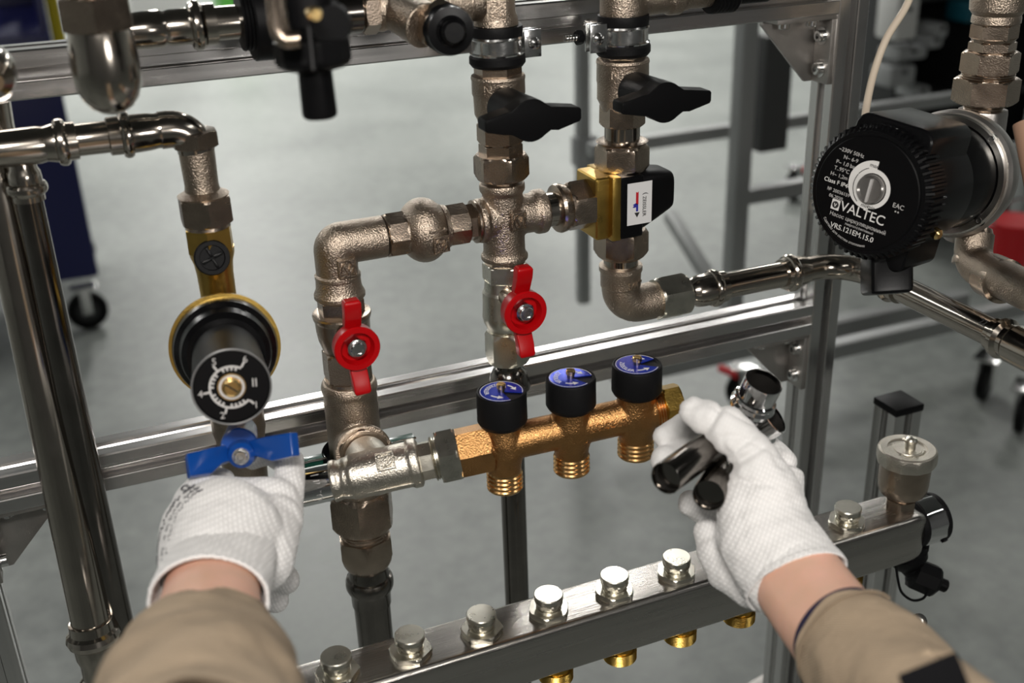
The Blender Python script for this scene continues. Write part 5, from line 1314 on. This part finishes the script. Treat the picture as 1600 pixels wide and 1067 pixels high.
# ---- left hand
GL = knit('left_glove_knit', (CR*.93+CU*.36), (CR*-.36+CU*.93), None, None, .0022)
parts = []
parts += chain([J(328, 895, .640, 80), J(346, 842, .672, 98), J(368, 828, .690, 76)], (CF, .70))
parts += chain([J(300, 850, .67, 52), J(318, 792, .700, 50)], (CF, .8))
parts += chain([J(322, 793, .702, 50), J(378, 792, .712, 46), J(428, 790, .712, 46)], (CF, .85))
parts += chain([J(395, 860, .678, 70), J(428, 815, .70, 46)], (CF, .75))
parts += chain([J(446, 800, .712, 28), J(452, 760, .722, 25), J(452, 722, .737, 23), J(424, 706, .757, 20), J(396, 716, .760, 17)])     # index
parts += chain([J(316, 775, .706, 32), J(314, 756, .716, 21), J(330, 744, .735, 18), J(350, 748, .745, 17)])                            # thumb
parts += chain([J(380, 800, .735, 32), J(395, 850, .755, 27), J(446, 862, .748, 12)])
parts += chain([J(380, 830, .742, 28), J(400, 888, .757, 25), J(446, 905, .750, 23)])
parts += chain([J(370, 850, .742, 26), J(385, 925, .757, 22), J(432, 938, .752, 20)])
def ldisp(p):
    return (noise.noise(p*55)*.7+noise.noise(p*130)*.3)*.0013
g2 = fuse('glove', parts, GL, person, .0014, 4, disp=ldisp)
g2['label'] = 'white knitted glove with dark print on the left hand gripping the valve'
hu = CR
cd = (C(346, 860, .665)-C(328, 935, .615))
rl = pxr(92, .615)
def rib2(p, s): return .0003*math.sin(p.dot(CR)*2*PI/.0024)+noise.noise(p*60)*.0010
tube_cloth('glove_cuff', [C(326, 938, .610), C(329, 926, .618), C(338, 895, .638), C(345, 860, .662)], [rl*1.0, rl*1.0, rl*1.0, rl*1.0], [rl*.86, rl*.86, rl*.80, rl*.70], CR, GL, .0022, person, 120, rib2)
sweep('bare_wrist', spline([C(345, 850, .675), C(335, 900, .635), C(328, 945, .60), C(322, 1000, .56), C(315, 1080, .50)], 6), [pxr(70, .67)]*6+[pxr(72, .635)]*6+[pxr(78, .60)]*6+[pxr(86, .56)]*6+[pxr(96, .50)], SKIN, person, 64, rb=[pxr(56, .67)]*6+[pxr(60, .635)]*6+[pxr(64, .60)]*6+[pxr(70, .56)]*6+[pxr(80, .50)], up=CR)
tube_cloth('jacket_sleeve', [C(322, 992, .570), C(321, 1010, .55), C(316, 1050, .515), C(312, 1120, .45), C(306, 1240, .36)], [pxr(104, .57), pxr(118, .55), pxr(142, .515), pxr(160, .45), pxr(190, .36)], [pxr(76, .57), pxr(92, .55), pxr(115, .515), pxr(140, .45), pxr(160, .36)], CR, CLOTH, .0025, person, 96, folds(.0055, 9))
# print on the back of the left glove: two short rows of small dark marks, pressed onto the cloth
dg = bpy.context.evaluated_depsgraph_get(); dg.update()
from mathutils.bvhtree import BVHTree
bvh = BVHTree.FromObject(g2, dg)
vs = []; fs = []; rnd = random.Random(7)
def stamp(x, y, w, h_, ang):
    o_ = CO-orgp; r = (C(x, y, 1)-CO).normalized(); hit, nrm, _, _ = bvh.ray_cast(o_, r)
    if hit is None: return
    U = (CR*math.cos(ang)+CU*math.sin(ang)); U = (U-nrm*U.dot(nrm)).normalized(); W = nrm.cross(U); c = hit+nrm*.0004+orgp; k = len(vs)
    vs.extend([c+U*a*w+W*b*h_+nrm*z for z in (0, .0003) for a, b in ((-.5, -.5), (.5, -.5), (.5, .5), (-.5, .5))])
    fs.extend([(k, k+1, k+2, k+3), (k+7, k+6, k+5, k+4)]+[(k+i, k+(i+1) % 4, k+4+(i+1) % 4, k+4+i) for i in range(4)])
row = spline([V((242, 900, 0)), V((246, 840, 0)), V((262, 795, 0)), V((285, 768, 0)), V((300, 758, 0))], 14)
for i, p in enumerate(row):
    for off, s in ((4, .0017), (11, .0012), (17, .0010)):
        if rnd.random() < .75: stamp(p.x+off+rnd.uniform(-1, 1), p.y+off*.35+rnd.uniform(-1.5, 1.5), s*rnd.uniform(.6, 1.2), s*rnd.uniform(.5, 1.1), math.radians(60)+rnd.uniform(-.3, .3))
for i in range(10):
    a = 2*PI*i/10; stamp(291+6*math.cos(a), 763+4*math.sin(a), .0022, .0011, a)
if vs: 
    o = obj('glove_print', vs, fs, mat('faded_print', (.10, .10, .11), 0, .7), person, 0); o['kind'] = 'stuff'
# dark lower clutter behind the wrist: foot bracket of the short upright
c_ = P(1232, 1052, .09); t = thing('foot_bracket', 'dark angled bracket at the bottom edge, left of the bare wrist', 'bracket', c_)
for s_, px in ((-1, 1135), (1, 1290)):
    q = P(px, 1110, .09); D_ = (q-c_); L_ = D_.length; D_.normalize(); W2 = D_.cross(EY).normalized()
    box('brace', (c_+q)/2, D_*L_, EY*.03, W2*.012, M['bracket'], t, .002)
box('clamp_plate', c_, EX*.05, EY*.034, EZ*.03, M['black2'], t, .003)
